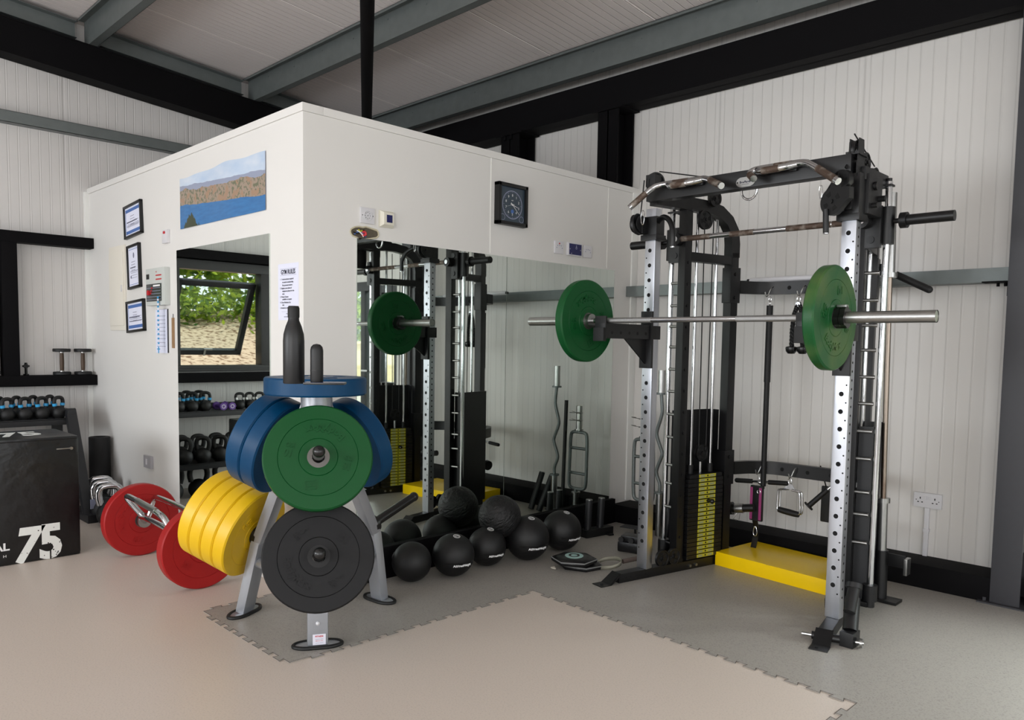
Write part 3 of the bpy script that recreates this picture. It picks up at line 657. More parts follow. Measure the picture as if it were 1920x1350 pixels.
# ---------------- plate tree
FT, LT, RT = V((-2.995, 1.780, 0)), V((-3.614, 1.738, 0)), V((-3.325, 2.345, 0))
TOP = V((-3.11, 1.845, 1.10))
dF, dL, dR = V((.87, -.49, 0)), V((-.891, -.454, 0)), V((-.08, .9968, 0))
tree = thing('plate_tree', 'silver steel plate tree standing at the partition corner, loaded with coloured plates', 'weight rack')
def leg_box(g, a, b, w, d, out):
    """rectangular tube between two points; out = horizontal direction of its wide face"""
    a, b = V(a), V(b); z = (b-a).normalized(); x = out.cross(z).normalized(); y = z.cross(x)
    T = M(((x.x, y.x, z.x, a.x), (x.y, y.y, z.y, a.y), (x.z, y.z, z.z, a.z), (0, 0, 0, 1))); g.box(-w/2, w/2, -d/2, d/2, 0, (b-a).length, .018, mx=T)
def leg(foot, d, k, topoff):
    kn = foot+V((0, 0, .38))-d*k; tp = TOP+d*topoff; tp.z = 1.085
    g = G(); leg_box(g, foot+V((0, 0, .012)), kn+(kn-foot).normalized()*.006, .092, .052, d); leg_box(g, kn-(tp-kn).normalized()*.006, tp, .088, .052, d)
    o = g.out('leg', silverpaint, tree)
    g = G(); x = V((-d.y, d.x, 0)); T = M(((x.x, d.x, 0, foot.x), (x.y, d.y, 0, foot.y), (0, 0, 1, 0), (0, 0, 0, 1)))
    pts = [(.075*math.cos(a)+(.028 if math.cos(a) > 0 else -.028), .042*math.sin(a)) for a in [2*PI*i/28 for i in range(28)]]
    g.prism(pts, .004, .013, mx=T); g.out('foot_plate', silverpaint, tree)
    g = G(); g.tube([T @ V((x_*1.02, y_*1.05, .010)) for x_, y_ in pts], .0095, 10, closed=True); g.out('rubber_foot', rubber, tree)
    return kn, tp
kF = leg(FT, dF, .005, .02); kL = leg(LT, dL, .095, .03); kR = leg(RT, dR, .05, .03)
def on_leg(k, z): a, b = k; return a.lerp(b, (z-a.z)/(b.z-a.z))
g = G(); zb = .30
def foot_at(k, foot, z): return foot.lerp(k[0], z/.38)
g.cyl(foot_at(kL, LT, .27), foot_at(kF, FT, .27)+V((-.02, .01, 0)), .024); g.out('cross_tube', silverpaint, tree)
g = G(); g.cyl(foot_at(kR, RT, .27), foot_at(kF, FT, .27)+V((-.02, .01, 0)), .024); g.out('cross_tube', silverpaint, tree)
g = G(); g.cyl(TOP+V((0, 0, -.06)), TOP+V((0, 0, .018)), .07, n=32); g.cyl(TOP+V((0, 0, .01)), TOP+V((0, 0, .085)), .0245, n=24); g.out('top_boss', silverpaint, tree)
T = M(((-dF.y, dF.x, 0, FT.x), (dF.x, dF.y, 0, FT.y), (0, 0, 1, 0), (0, 0, 0, 1)))
fp = FT+dF*.027
fx = V((-dF.y, dF.x, 0))     # to the viewer's right on the front leg
TF = M(((fx.x, 0, dF.x, fp.x), (fx.y, 0, dF.y, fp.y), (0, 1, 0, 0), (0, 0, 0, 1)))
g = G(); g.box(-.022, .034, .018, .066, 0, .0008, mx=TF); st_ = g.out('maker_sticker', mat('sticker_white', (226, 224, 236), .5, var=0), tree, smooth=False)
text('FITNESS', .010, redink, tree, TF @ M.Translation((.006, .056, .001)), ext=.0002, bold=.0003)
text('Inspection label', .0055, greyink, tree, TF @ M.Translation((.006, .044, .001)), ext=.0002); text('0800 24 7 365', .0055, redink, tree, TF @ M.Translation((.006, .036, .001)), ext=.0002); text('service record', .0055, greyink, tree, TF @ M.Translation((.006, .027, .001)), ext=.0002)
g = G(); g.sph(tuple(fp+V((0, 0, .115))), .009, (1, 1, 1), 16); g.out('bolt', whiteplastic, tree)
UP = math.radians(20)
def horn(k, d, z, L, name='horn'):
    b_ = on_leg(k, z)+d*.02; a = (d*math.cos(UP)+V((0, 0, math.sin(UP)))).normalized(); e = b_+a*L
    g = G(); g.cyl(b_-a*.01, b_+a*.018, .045, n=28); g.cyl(b_, e, .0235, n=24); g.sph(tuple(e), .0255, n=20); g.out(name, bulb, tree)
    return b_, a
hF1, hF2 = horn(kF, dF, .800, .33), horn(kF, dF, .395, .33)
hL1, hL2 = horn(kL, dL, .85, .26), horn(kL, dL, .405, .38)
hR1, hR2 = horn(kR, dR, .85, .20), horn(kR, dR, .42, .30)
def hang(b_, a, s, spin, **kw):
    """plate hanging on a horn: bore rests on top of the peg"""
    c = b_+a*s; n = a.cross(V((0, 0, 1))).cross(a).normalized(); return axm(c-n*.003, a, spin)
pg = plate('bumper_plate', 'green 10 kg bumper plate with upside down lettering on the upper front peg', green, .050, kg='10')
place(pg, hang(*hF1, .215, 75))
pb = plate('bumper_plate', 'black bumper plate on the lower front peg of the plate tree', rubberdull, .045, r=.228, kg='5', hub=False)
place(pb, hang(*hF2, .215, 215))
pbl = plate('bumper_plate', '', blue, .078, kg='20', brand=False)
B1 = place(pbl, hang(*hL1, .060, 20), 'dark blue bumper plate nearest the leg on the upper left peg', 'dark blue bumper plates on the plate tree')
B2 = place(dup(pbl), hang(*hL1, .140, 60), 'dark blue bumper plate outermost on the upper left peg of the plate tree', 'dark blue bumper plates on the plate tree')
B3 = place(dup(pbl), hang(*hR1, .070, 20), 'dark blue bumper plate hanging on the upper right peg of the plate tree', 'dark blue bumper plates on the plate tree')
B4 = place(dup(pbl), M.Translation((-3.105, 1.838, 1.160)), 'dark blue bumper plate lying flat on top of the plate tree, bottles standing on it', 'dark blue bumper plates on the plate tree')
py_ = plate('bumper_plate', '', yellow, .068, kg='15', brand=False)
for i, l in enumerate(('innermost yellow bumper plate, next to the leg on the lower left peg', 'second yellow bumper plate counted from the leg on the lower left peg', 'third yellow bumper plate counted from the leg on the lower left peg', 'outermost yellow bumper plate, nearest the red plates, on the lower left peg')):
    o = py_ if i == 0 else dup(py_)
    place(o, hang(*hL2, .052+.0695*i, 130+35*i), l, 'four yellow bumper plates on the plate tree')
# bottle, small flask and phone on the top plate
ztop = 1.2002
def ontop(px, py, z=ztop): return onZ(px, py, z)
b0 = thing('water_bottle', 'tall matte black metal water bottle standing on the flat blue plate', 'bottle')
g = G(); g.lathe([(0, 0), (.037, 0), (.039, .004), (.039, .16), (.037, .185), (.029, .215), (.0205, .236), (.0195, .246), (0, .246)], 40); g.out('body', mat('matte_black_metal', (13, 13, 14), .42, 0, var=.05), b0)
g = G(); g.lathe([(0, .246), (.021, .246), (.0215, .250), (.0215, .282), (.018, .290), (0, .290)], 36); g.out('cap', rubber, b0)
p = ontop(551, 719); place(b0, M.Translation((p.x, p.y, ztop)))
b1 = thing('pill_flask', 'small black round topped flask standing on the phone beside the tall bottle', 'flask')
g = G(); g.lathe([(0, 0), (.0225, 0), (.0235, .003), (.0235, .118), (.021, .130), (.013, .139), (0, .142)], 32); g.out('body', mat('dark_grey_silicone', (17, 17, 18), .5, var=.05), b1)
g = G(); g.lathe([(.0237, .040), (.0239, .041), (.0239, .044), (.0237, .045)], 32); g.out('seam', blacksteel, b1)
p = onZ(594, 716, ztop+.009); place(b1, M.Translation((p.x, p.y, ztop+.0086)))
ph = thing('phone', 'flat black phone lying on the blue plate under the small flask', 'phone')
g = G(); g.box(-.036, .036, -.075, .075, 0, .0085, .004); g.out('case', bulb, ph); g = G(); g.box(-.033, .033, -.072, .072, .0083, .0087); g.out('screen', navy, ph, smooth=False)
place(ph, M.Translation((p.x+.022, p.y+.022, ztop-.0002)) @ M.Rotation(math.radians(-40), 4, 'Z'))

# ---------------- trap bar with red plates on the floor
tb = thing('trap_bar', 'chrome open trap bar lying between two red plates on the floor', 'barbell')
AY, AZ = 1.755, .2235; xa, xb = -4.99, -4.24
g = G(); g.cyl((-5.28, AY, AZ), (xa-.02, AY, AZ), .025); g.cyl((xa-.02, AY, AZ), (xa, AY, AZ), .04, n=28); g.out('sleeve', steel, tb)
g = G(); g.cyl((xb, AY, AZ), (xb+.02, AY, AZ), .04, n=28); g.cyl((xb+.02, AY, AZ), (xb+.3, AY, AZ), .025); g.out('sleeve', steel, tb)
hb_ = (-4.99, AY, AZ)
g = G(); g.tube([(xa, AY, AZ), (-4.93, 1.72, .255), (-4.70, 1.63, .33), (-4.15, 1.62, .325), (xb-.02, 1.70, .26), (xb, AY, AZ)], .0165, 14, smooth=2)
g.tube([(xa, AY, AZ), (-4.985, 1.785, .27), (-4.985, 1.80, .33), (-4.955, 1.802, .375), (-4.90, 1.80, .385), (-4.32, 1.80, .375), (-4.26, 1.80, .33), (xb, AY, AZ)], .0165, 14, smooth=2); g.out('side_frame', chrome, tb)
g = G(); g.tube([(-4.69, 1.63, .335), (-4.835, 1.605, .405), (-4.835, 1.60, .425), (-4.77, 1.60, .428), (-4.30, 1.60, .405), (-4.25, 1.61, .36), (-4.22, 1.62, .33)], .0175, 14, smooth=2); o = g.out('handle', chrome, tb)
g = G(); g.cyl((-4.66, 1.60, .4235), (-4.38, 1.60, .4085), .0182, n=16); g.out('knurled_grip', steel, o)
pr = plate('bumper_plate', '', red, .070, kg='25')
R1 = place(pr, axm((-5.062, AY, .2255), (1, 0, 0), 168), 'red 25 kg plate on the far end of the trap bar, near the chrome kettlebells', 'red plates on the trap bar')
R2 = place(dup(pr), axm((-4.165, AY, .2255), (1, 0, 0), 40), 'red plate on the near end of the trap bar, half hidden by the yellow plates', 'red plates on the trap bar')

# ---------------- Olympic barbell across the rack
bb = thing('barbell', 'chrome Olympic barbell resting across the front arms of the rack', 'barbell')
BY, BZ = 3.308, 1.4965
g = G(); g.cyl((-2.78, BY, BZ), (-1.38, BY, BZ), .0142, n=20); g.out('shaft', chrome, bb)
for a, b in ((-2.62, -2.32), (-1.84, -1.54)):
    g = G(); g.cyl((a, BY, BZ), (b, BY, BZ), .0148, n=20); kk = [a+.12, a+.15]
    g.cyl((a+.14, BY, BZ), (a+.146, BY, BZ), .0155, n=20); g.cyl((a+.18, BY, BZ), (a+.186, BY, BZ), .0155, n=20); g.out('knurling', mat('knurled_steel', (176, 176, 176), .42, 1, var=.1, scale=200, bump=.4, bscale=900), bb)
for (a, b, c, dd) in ((-3.178, -2.735, -2.735, -2.712), (-1.425, -.978, -1.448, -1.425)):
    g = G(); g.cyl((a, BY, BZ), (b, BY, BZ), .025, n=28, cap=False); g.cyl((min(a, b)+.002, BY, BZ), (max(a, b)-.002, BY, BZ), .022, n=28); g.cyl((c, BY, BZ), (dd, BY, BZ), .038, n=32); g.out('sleeve', steel, bb)
place_g = plate('bumper_plate', '', greenw, .050, kg='10')
G1 = place(place_g, axm((-2.762, BY, BZ-.0015), (1, 0, 0), 100), 'green bumper plate at the left end of the racked barbell', 'green plates on the racked barbell')
gr = plate('bumper_plate', 'green 10 kg bumper plate at the right end of the racked barbell, shining olive', greenw, .050, kg='10', group='green plates on the racked barbell')
place(gr, axm((-1.398, BY, BZ-.0015), (1, 0, 0), 257))
for ch in [o for o in bpy.data.objects if o.parent == G1 and not o.name.startswith('steel_hub')]: ch.data = ch.data.copy(); ch.data.materials[0] = green
def collar(x, label, sgn=1):
    t = thing('bar_collar', label, 'collar', group='black lock collars on the barbell'); g = G()
    pts = []
    for k in range(24):
        a = 2*PI*k/24; rr = .046 if k % 6 < 4 else .040; pts.append((rr*math.cos(a), rr*math.sin(a)))
    for k, (x0, x1) in enumerate(((0, .022), (.024, .046))):
        vs = pts; nn = len(vs); ring = [(.0252*math.cos(2*PI*i/24), .0252*math.sin(2*PI*i/24)) for i in range(24)]
        V_ = [(a, b, x0) for a, b in vs]+[(a, b, x1) for a, b in vs]+[(a, b, x0) for a, b in ring]+[(a, b, x1) for a, b in ring]
        F_ = [(i, (i+1) % nn, nn+(i+1) % nn, nn+i) for i in range(nn)]+[(2*nn+i, 3*nn+i, 3*nn+(i+1) % nn, 2*nn+(i+1) % nn) for i in range(nn)]+[(nn+i, nn+(i+1) % nn, 3*nn+(i+1) % nn, 3*nn+i) for i in range(nn)]+[(i, 2*nn+i, 2*nn+(i+1) % nn, (i+1) % nn) for i in range(nn)]
        g._add(V_, F_)
    g.out('ring', bulb, t); g = G(); g.box(-.012, .012, .040, .054, .002, .044, .003); g.cyl((.02, .046, .006), (.02, .046, .04), .004, n=8); g.out('latch', steel, t)
    return place(t, M(((0, 0, sgn, x), (1, 0, 0, BY), (0, 1 if sgn > 0 else 1, 0, BZ), (0, 0, 0, 1))))
collar(-1.3705, 'black lock collar on the right sleeve of the barbell outside the plate'); collar(-2.838, 'black lock collar on the left sleeve, seen only in the mirror')

# ================================================================== THE RACK
rk = thing('power_rack', 'black and chrome power rack with twin weight stacks, smith bar and pull-up handles', 'power rack')
# the rack is drawn smaller, then scaled up about the camera onto the floor
RKC = V((-2.0, 3.9, .0447)); RKM = M.Translation((-2.068, 4.0326, .0)) @ M.Scale(1.034, 4) @ M.Translation(-RKC)
def side(sg):
    c, s_ = .9781, .2079
    return M(((-sg*c, -sg*s_, 0, -1.99+sg*.544), (-s_, c, 0, 3.6075), (0, 0, 1, 0), (0, 0, 0, 1)))
ZP = [1.86, 1.73, 1.60, 1.48, 1.36, 1.23, 1.10, .965, .83, .665, .555, .415]
def pulley(T, r=.055, w=.022, name='pulley', arm=0):
    """wheel with its axis on local Z"""
    g = G(); g.lathe([(.008, -w/2), (r*.3, -w/2), (r*.34, -w*.25), (r*.80, -w*.25), (r*.85, -w/2), (r, -w/2), (r*.93, 0), (r, w/2), (r*.85, w/2), (r*.80, w*.25), (r*.34, w*.25), (r*.3, w/2), (.008, w/2)], 32, mx=T)
    g.cyl((0, 0, -w*.9), (0, 0, w*.9), .009, n=12, mx=T)
    for k in range(4):
        a = PI/2*k+.3
        for z in (-w*.25-.0012, w*.25+.0002):
            pts = [(r*(.42 if q in (0, 3) else .74)*math.cos(a+(-.32 if q < 2 else .32)), r*(.42 if q in (0, 3) else .74)*math.sin(a+(-.32 if q < 2 else .32))) for q in range(4)]
            g.prism(pts, z, z+.001, mi=1, mx=T)
    return g.out(name, [rackblack, hole], rk)
for sg in (-1, 1):
    S = side(sg); xc = -1.99+sg*.544
    # chrome front upright with its drilled holes
    g = G(); g.box(xc-.034, xc+.034, 3.58, 3.635, .10, 2.12, .006)
    z = .26
    while z < 1.93:
        if not (1.22 < z < 1.53):
            g.cyl((xc, 3.5796, z), (xc, 3.5786, z), .0125, n=20); g.cyl((xc, 3.5788, z), (xc, 3.5782, z), .0112, n=18, mi=1)
        g.cyl((xc-.022*sg*-1, 3.5797, z-.04), (xc-.022*sg*-1, 3.5790, z-.04), .004, n=10, mi=1)
        z += .0815
    z = .2
    while z < 1.93:
        for sx_ in (-1, 1):
            if sx_ == sg: g.cyl((xc+sx_*.0338, 3.6075, z), (xc+sx_*.0344, 3.6075, z), .006, n=10, mi=1)
        z += .0408
    g.out('front_upright', [chromescratch, hole], rk)
    # toed-in base
    g = G(); g.box(-.03, .03, -.21, .668, .0455, .10, .004, mx=S)
    for k in range(5):
        g.cyl((.0301, -.16+.036*k, .074), (.0306, -.16+.036*k, .074), .006, n=10, mi=1, mx=S)
    for k in (.33, .38): g.cyl((.03, k, .072), (.042, k, .072), .009, n=6, mi=2, mx=S)
    g.out('base_beam', [rackblack, hole, steel], rk)
    g = G(); g._add([(-.038, -.205, .104), (.038, -.205, .104), (.038, -.285, .052), (-.038, -.285, .052), (-.038, -.20, .098), (.038, -.20, .098), (.038, -.275, .0447), (-.038, -.275, .0447)], [(0,1,2,3),(7,6,5,4),(0,4,5,1),(1,5,6,2),(2,6,7,3),(3,7,4,0)], mx=S)
    g.box(-.04, .04, -.345, -.275, .0447, .053, .002, mx=S); g.cyl((.01, -.32, .05), (.01, -.32, .058), .008, n=8, mx=S)
    g.out('foot_plate', rackblack, rk)
    # rear uprights, arch and bars
    g = G(); g.box(-.0275, .0275, .2225, .2775, .10, 2.15, .004, mx=S)
    for zz in [.25+.1225*k for k in range(14)]: g.cyl((.0276, .25, zz), (.034, .25, zz), .009, n=6, mi=1, mx=S)
    g.out('rear_upright', [rackblack, blacksteel], rk)
    g = G(); g.box(-.03, .03, .61, .67, .10, 1.93, .004, mx=S)
    for zz in (1.80, 1.66, .70, .58): g.cyl((.03, .64, zz), (.041, .64, zz), .011, n=6, mi=1, mx=S)
    g.box(-.034, .034, .600, .684, 1.63, 1.84, .003, mx=S); g.box(-.034, .034, .600, .684, .53, .74, .003, mx=S)
    g.out('rear_upright', [rackblack, blacksteel], rk)
    arch = [(-.005, 2.175), (.30, 2.175), (.42, 2.172), (.51, 2.155), (.585, 2.11), (.63, 2.05), (.64, 1.98), (.64, 1.90)]
    g = G(); V_ = []; F_ = []; m = len(arch)
    for i, (s_, z) in enumerate(arch):
        a0 = arch[max(i-1, 0)]; a1 = arch[min(i+1, m-1)]; t = V((a1[0]-a0[0], a1[1]-a0[1])).normalized(); nn = V((-t.y, t.x))*.035
        for w_ in (-.03, .03): V_ += [(w_, s_+nn.x, z+nn.y), (w_, s_-nn.x, z-nn.y)]
    for i in range(m-1):
        a, b = 4*i, 4*i+4
        F_ += [(a, a+1, b+1, b), (a+2, b+2, b+3, a+3), (a, b, b+2, a+2), (a+1, a+3, b+3, b+1)]
    F_ += [(0, 2, 3, 1), (4*m-4, 4*m-3, 4*m-1, 4*m-2)]
    g._add(V_, F_, mx=S); g.out('top_arch', rackblack, rk)
    g = G(); g.box(-.028, .028, .27, .62, 1.853, 1.905, .004, mx=S); g.out('side_bar', rackblack, rk)
    # weight stack
    for k in range(20):
        g = G(); z = .112+.0252*k; ww = .145 if k < 19 else .135
        g.box(-.06, .045, .435-ww, .435+ww, z, z+.0235, .003, mx=S)
        g.box(.045, .0462, .375, .515, z+.003, z+.0215, mi=1, mx=S); g.cyl((.046, .445, z+.0122), (.0475, .445, z+.0122), .0055, n=10, mi=2, mx=S)
        for q in (.385, .466): g.box(.0462, .0466, q, q+.036, z+.006, z+.018, mi=3, mx=S)
        g.out('weight_plate', [darkgrey if 0 else rackblack, labelyel, hole, labelgrey], rk, smooth=False)
    g = G(); g.cyl((.046, .455, .112+.0252*13.5), (.075, .455, .112+.0252*13.5), .011, n=12, mx=S); g.sph((.078, .455, .452), .015, n=12, mx=S); g.out('selector_pin', bulb, rk)
    for s_ in (.352, .518):
        g = G(); g.cyl((-.008, s_, .10), (-.008, s_, 2.15), .0095, n=14, mx=S); g.out('guide_rod', chrome, rk)
        g = G(); g.cyl((-.008, s_, .612), (-.008, s_, .665), .017, n=16, mx=S); g.out('rod_bushing', rubber, rk)
    g = G(); g.cyl((-.008, .435, .61), (-.008, .435, .68), .010, n=12, mx=S); g.out('stack_stem', steel, rk)
    g = G()
    g.tube([S @ V(p) for p in ((.0, .41, .75), (.0, .40, 2.12))], .0035, 6); g.tube([S @ V(p) for p in ((.0, .47, .75), (.0, .475, 2.12))], .0035, 6); g.out('cable', rubber, rk)
    pulley(S @ M.Translation((-.008, .44, .735)) @ M.Rotation(PI/2, 4, 'Y'), .05, name='stack_pulley')
    g = G()     # folded sheet shroud behind the stack
    g.box(-.095, -.09, .285, .60, .11, .985, mx=S); g.box(-.095, -.03, .278, .284, .11, .985, mx=S); g.box(-.095, -.03, .60, .606, .11, .985, mx=S); g.out('stack_shroud', darkgrey if sg > 0 else rackblack, rk)
    for zz in ZP:
        g = G(); g.cyl((-.0275, .245, zz), (-.092, .245, zz), .0085, n=14, mx=S); g.cyl((-.088, .245, zz), (-.094, .245, zz), .0098, n=14, mx=S); g.out('peg', steel, rk)
    # smith guide
    gx, gy = -1.99+sg*.603, 3.885
    g = G(); g.cyl((gx, gy, .16), (gx, gy, 2.16), .0155, n=20); g.out('smith_rod', chrome, rk)
    g = G(); g.cyl((gx, gy, .13), (gx, gy, .21), .034, n=24); g.cyl((gx, gy, .10), (gx, gy, .13), .024, n=20); g.box(min(gx, xc-sg*.07), max(gx, xc-sg*.07), gy-.03, gy+.03, .10, .125, .003)
    g.tube([(gx-sg*.03, gy-.02, .2), (gx-sg*.075, gy-.02, .195), (gx-sg*.085, gy-.02, .17), (gx-sg*.085, gy-.02, .12)], .008, 8, smooth=1); g.out('rod_foot', rackblack, rk)
    g = G(); a, b = sorted((gx+sg*.02, xc-sg*.09)); g.box(a, b, gy-.028, gy+.02, 2.135, 2.145, .002); g.cyl((gx, gy, 2.145), (gx, gy, 2.175), .013, n=10)
    g._add([(gx-sg*.02, gy, 2.135), (gx-sg*.13, gy, 2.135), (gx-sg*.13, gy, 2.08)], [(0, 1, 2)]); g.out('rod_bracket', rackblack, rk)
    g = G(); g.cyl((gx, gy, 1.865), (gx, gy, 2.04), .033, n=28); a, b = sorted((gx-sg*.01, gx-sg*.10))
    g.box(a, b, gy-.055, gy-.028, 1.845, 2.045, .008); g.cyl((gx-sg*.085, gy-.10, 1.972), (gx-sg*.085, gy-.02, 1.972), .034, n=24); g.cyl((gx-sg*.055, gy-.06, 2.02), (gx-sg*.055, gy-.04, 2.02), .018, n=16); g.cyl((gx-sg*.055, gy-.06, 1.885), (gx-sg*.055, gy-.04, 1.885), .018, n=16)
    g.out('smith_carriage', rackblack, rk)
    g = G(); g.cyl((gx-sg*.085, gy-.106, 1.972), (gx-sg*.085, gy-.10, 1.972), .016, n=20); g.out('bearing_cap', chrome, rk)
    g = G(); g.cyl((gx+sg*.03, gy, 1.972), (gx+sg*.08, gy, 1.972), .012, n=12); g.cyl((gx+sg*.06, gy, 1.972), (gx+sg*.09, gy, 1.972), .037, n=28); g.cyl((gx+sg*.09, gy, 1.972), (gx+sg*.290, gy, 1.972), .0245, n=28); g.out('smith_sleeve', rackblack, rk)
    # J arm reaching to the front
    g = G(); g.box(xc-.03, xc+.03, 3.157, 3.58, 1.400, 1.4785, .004)
    for k in range(5): g.cyl((xc+.0301, 3.22+.075*k, 1.430), (xc+.0306, 3.22+.075*k, 1.430), .009, n=12, mi=1)
    g.box(xc-.040, xc+.040, 3.573, 3.645, 1.40, 1.475, .003); g.box(xc-.04, xc+.04, 3.560, 3.58, 1.24, 1.475, .003)
    g._add([(xc-.004, 3.50, 1.404), (xc-.004, 3.36, 1.404), (xc-.004, 3.565, 1.26), (xc-.004, 3.565, 1.404), (xc+.004, 3.50, 1.404), (xc+.004, 3.36, 1.404), (xc+.004, 3.565, 1.26), (xc+.004, 3.565, 1.404)], [(1, 2, 3), (7, 6, 5), (1, 5, 6, 2), (2, 6, 7, 3)])
    g.box(xc-.037, xc+.037, 3.564, 3.58, 1.47, 1.555, .003)
    g.out('safety_arm', [rackblack, hole], rk)
    g = G(); g.box(xc-.036, xc+.036, 3.158, 3.168, 1.385, 1.515, .003); g.box(xc-.034, xc+.034, 3.142, 3.158, 1.385, 1.455, .003); g.out('arm_end_plate', rubber, rk)
    # adjustable pulley carriage around the top of the front upright
    g = G(); g.box(xc-.045, xc+.045, 3.57, 3.648, 1.945, 2.075 if sg < 0 else 2.155, .004); g.box(xc-.052, xc+.052, 3.56, 3.655, 1.945, 1.975, .003)
    if sg > 0:
        g.box(xc-.05, xc+.02, 3.545, 3.572, 1.99, 2.12, .004); g.box(xc+.01, xc+.06, 3.64, 3.80, 1.98, 2.16, .004); g.cyl((xc-.03, 3.55, 1.985), (xc-.03, 3.55, 2.125), .018, n=14); g.box(xc-.02, xc+.05, 3.62, 3.90, 2.13, 2.19, .004)
        g.cyl((xc+.05, 3.68, 2.02), (xc+.085, 3.68, 2.02), .012, n=10); g.cyl((xc+.05, 3.76, 2.06), (xc+.09, 3.76, 2.06), .014, n=10); g.cyl((xc+.05, 3.70, 2.11), (xc+.075, 3.70, 2.11), .02, n=12)
    g.out('pulley_carriage', rackblack, rk)
# front cross beam and pull-up handles
g = G(); g.box(-2.545, -1.435, 3.545, 3.615, 2.152, 2.238, .005); g.out('cross_beam', rackblack, rk)
p = onY(1398, 341, 3.544)
ov = M.Translation((p.x, 3.5445, p.z)) @ M.Rotation(PI/2, 4, 'X')
g = G(); g.prism([(.033*math.cos(a)+(.018 if math.cos(a) > 0 else -.018), .024*math.sin(a)) for a in [2*PI*i/32 for i in range(32)]], 0, .003, mx=ov)
for x in (-.043, .043): g.cyl((x, 0, .003), (x, 0, .0036), .004, n=10, mi=1, mx=ov)
g.out('name_badge', [steel, hole], rk)
g = G(); r = random.Random(4)
for k in range(7): g.box(-.03+.0085*k, -.024+.0085*k, -.005+.002*(k % 2), .002+.004*(k % 3 == 0), .003, .0036, mx=ov)
g.box(-.018, .018, -.012, -.0105, .003, .0036, mx=ov); g.out('badge_print', ink, rk)
g = G(); c0 = V((p.x+.005, 3.575, 2.152)); g.tube([c0+V((.042*math.cos(a), 0, -.008+.046*math.sin(a))) for a in [math.radians(v) for v in range(180, 361, 15)]], .006, 10); g.out('d_ring', chrome, rk)
def grip(pts, segs, nm='pull_up_handle'):
    """bent tube; segs = material per span"""
    g = G(); g.tube(pts, .0162, 16, smooth=2); o = g.out(nm, chrome, rk)
    for a, b in segs:
        g = G(); g.cyl(a, b, .0170, n=16); g.out('knurled_grip', rustgrip, o)
for A_ in ([(-2.563, 3.42, 2.104), (-2.47, 3.495, 2.212), (-2.43, 3.515, 2.224), (-2.356, 3.52, 2.224), (-2.20, 3.52, 2.222), (-2.155, 3.515, 2.222), (-2.015, 3.43, 2.152)], [(-1.436, 3.42, 2.094), (-1.60, 3.49, 2.208), (-1.64, 3.51, 2.222), (-1.70, 3.52, 2.226), (-1.84, 3.52, 2.226), (-1.885, 3.515, 2.224), (-1.905, 3.49, 2.205), (-1.85, 3.44, 2.165)]):
    P_ = [V(p) for p in A_]
    grip(P_, [(P_[0].lerp(P_[1], .10), P_[0].lerp(P_[1], .72)), (P_[3].lerp(P_[4], .0), P_[3].lerp(P_[4], .62)), (P_[-1].lerp(P_[-2], .08), P_[-1].lerp(P_[-2], .75))])
    o_ = V((0, 0, -.018)); c_ = P_[3].lerp(P_[4], .5)
    sgn_ = 1
    grip([c_+V((-.11, .0, -.004)), c_+V((-.07, -.045, -.022)), c_+V((-.02, -.05, -.022)), c_+V((.05, -.045, -.020)), c_+V((.10, .0, -.004))], [(c_+V((-.055, -.049, -.0225)), c_+V((.03, -.048, -.0215)))])
    g = G(); g.box(P_[3].x-.02, P_[3].x+.02, 3.525, 3.548, 2.195, 2.232, .003); g.box(P_[4].x-.02, P_[4].x+.02, 3.525, 3.548, 2.195, 2.232, .003); g.out('handle_mount', rackblack, rk)
# smith bar
g = G(); g.cyl((-2.53, 3.80, 1.972), (-1.45, 3.80, 1.972), .0145, n=20); sb = g.out('smith_bar', chrome, rk)
for a, b in ((-2.48, -2.29), (-2.17, -2.03), (-1.85, -1.62), (-1.615, -1.47)):
    g = G(); g.cyl((a, 3.80, 1.972), (b, 3.80, 1.972), .0155, n=20); g.out('knurled_grip', rustgrip, sb)
# rear cross members
def member(z0, z1, yb):
    g = G(); L = S
    pts = [(-2.385, 4.30), (-2.34, 4.40), (-2.26, yb-.02), (-2.16, yb), (-1.82, yb), (-1.72, yb-.02), (-1.64, 4.40), (-1.595, 4.30)]
    V_ = []; F_ = []; m = len(pts)
    for i, (x, y) in enumerate(pts):
        a0 = pts[max(i-1, 0)]; a1 = pts[min(i+1, m-1)]; t = V((a1[0]-a0[0], a1[1]-a0[1])).normalized(); nn = V((-t.y, t.x))*.02
        V_ += [(x+nn.x, y+nn.y, z0), (x-nn.x, y-nn.y, z0), (x-nn.x, y-nn.y, z1), (x+nn.x, y+nn.y, z1)]
    for i in range(m-1):
        a, b = 4*i, 4*i+4; F_ += [(a+k, a+(k+1) % 4, b+(k+1) % 4, b+k) for k in range(4)]
    F_ += [(0, 3, 2, 1), (4*m-4, 4*m-3, 4*m-2, 4*m-1)]
    g._add(V_, F_)
    for x in (-2.15, -1.99, -1.85): g.cyl((x, yb-.0203, (z0+z1)/2), (x, yb-.0208, (z0+z1)/2), .012, n=14, mi=1)
    return g.out('rear_cross_member', [rackblack, hole], rk)
member(1.690, 1.766, 4.50); member(.585, .662, 4.50)
HK = {}
for nm, x, zz in (('a', -2.262, 1.69), ('b', -2.066, 1.69), ('c', -2.282, .60), ('d', -2.075, .60)):
    yb = 4.455 if nm in 'ac' else 4.468
    g = G(); g.tube([(x+.018, yb+.012, zz+.045), (x+.018, yb-.018, zz+.04), (x, yb-.022, zz-.012), (x, yb-.045, zz-.018), (x-.004, yb-.05, zz+.012)], .0035, 8, smooth=2); g.out('hook', steel, rk); HK[nm] = V((x, yb-.034, zz-.02))
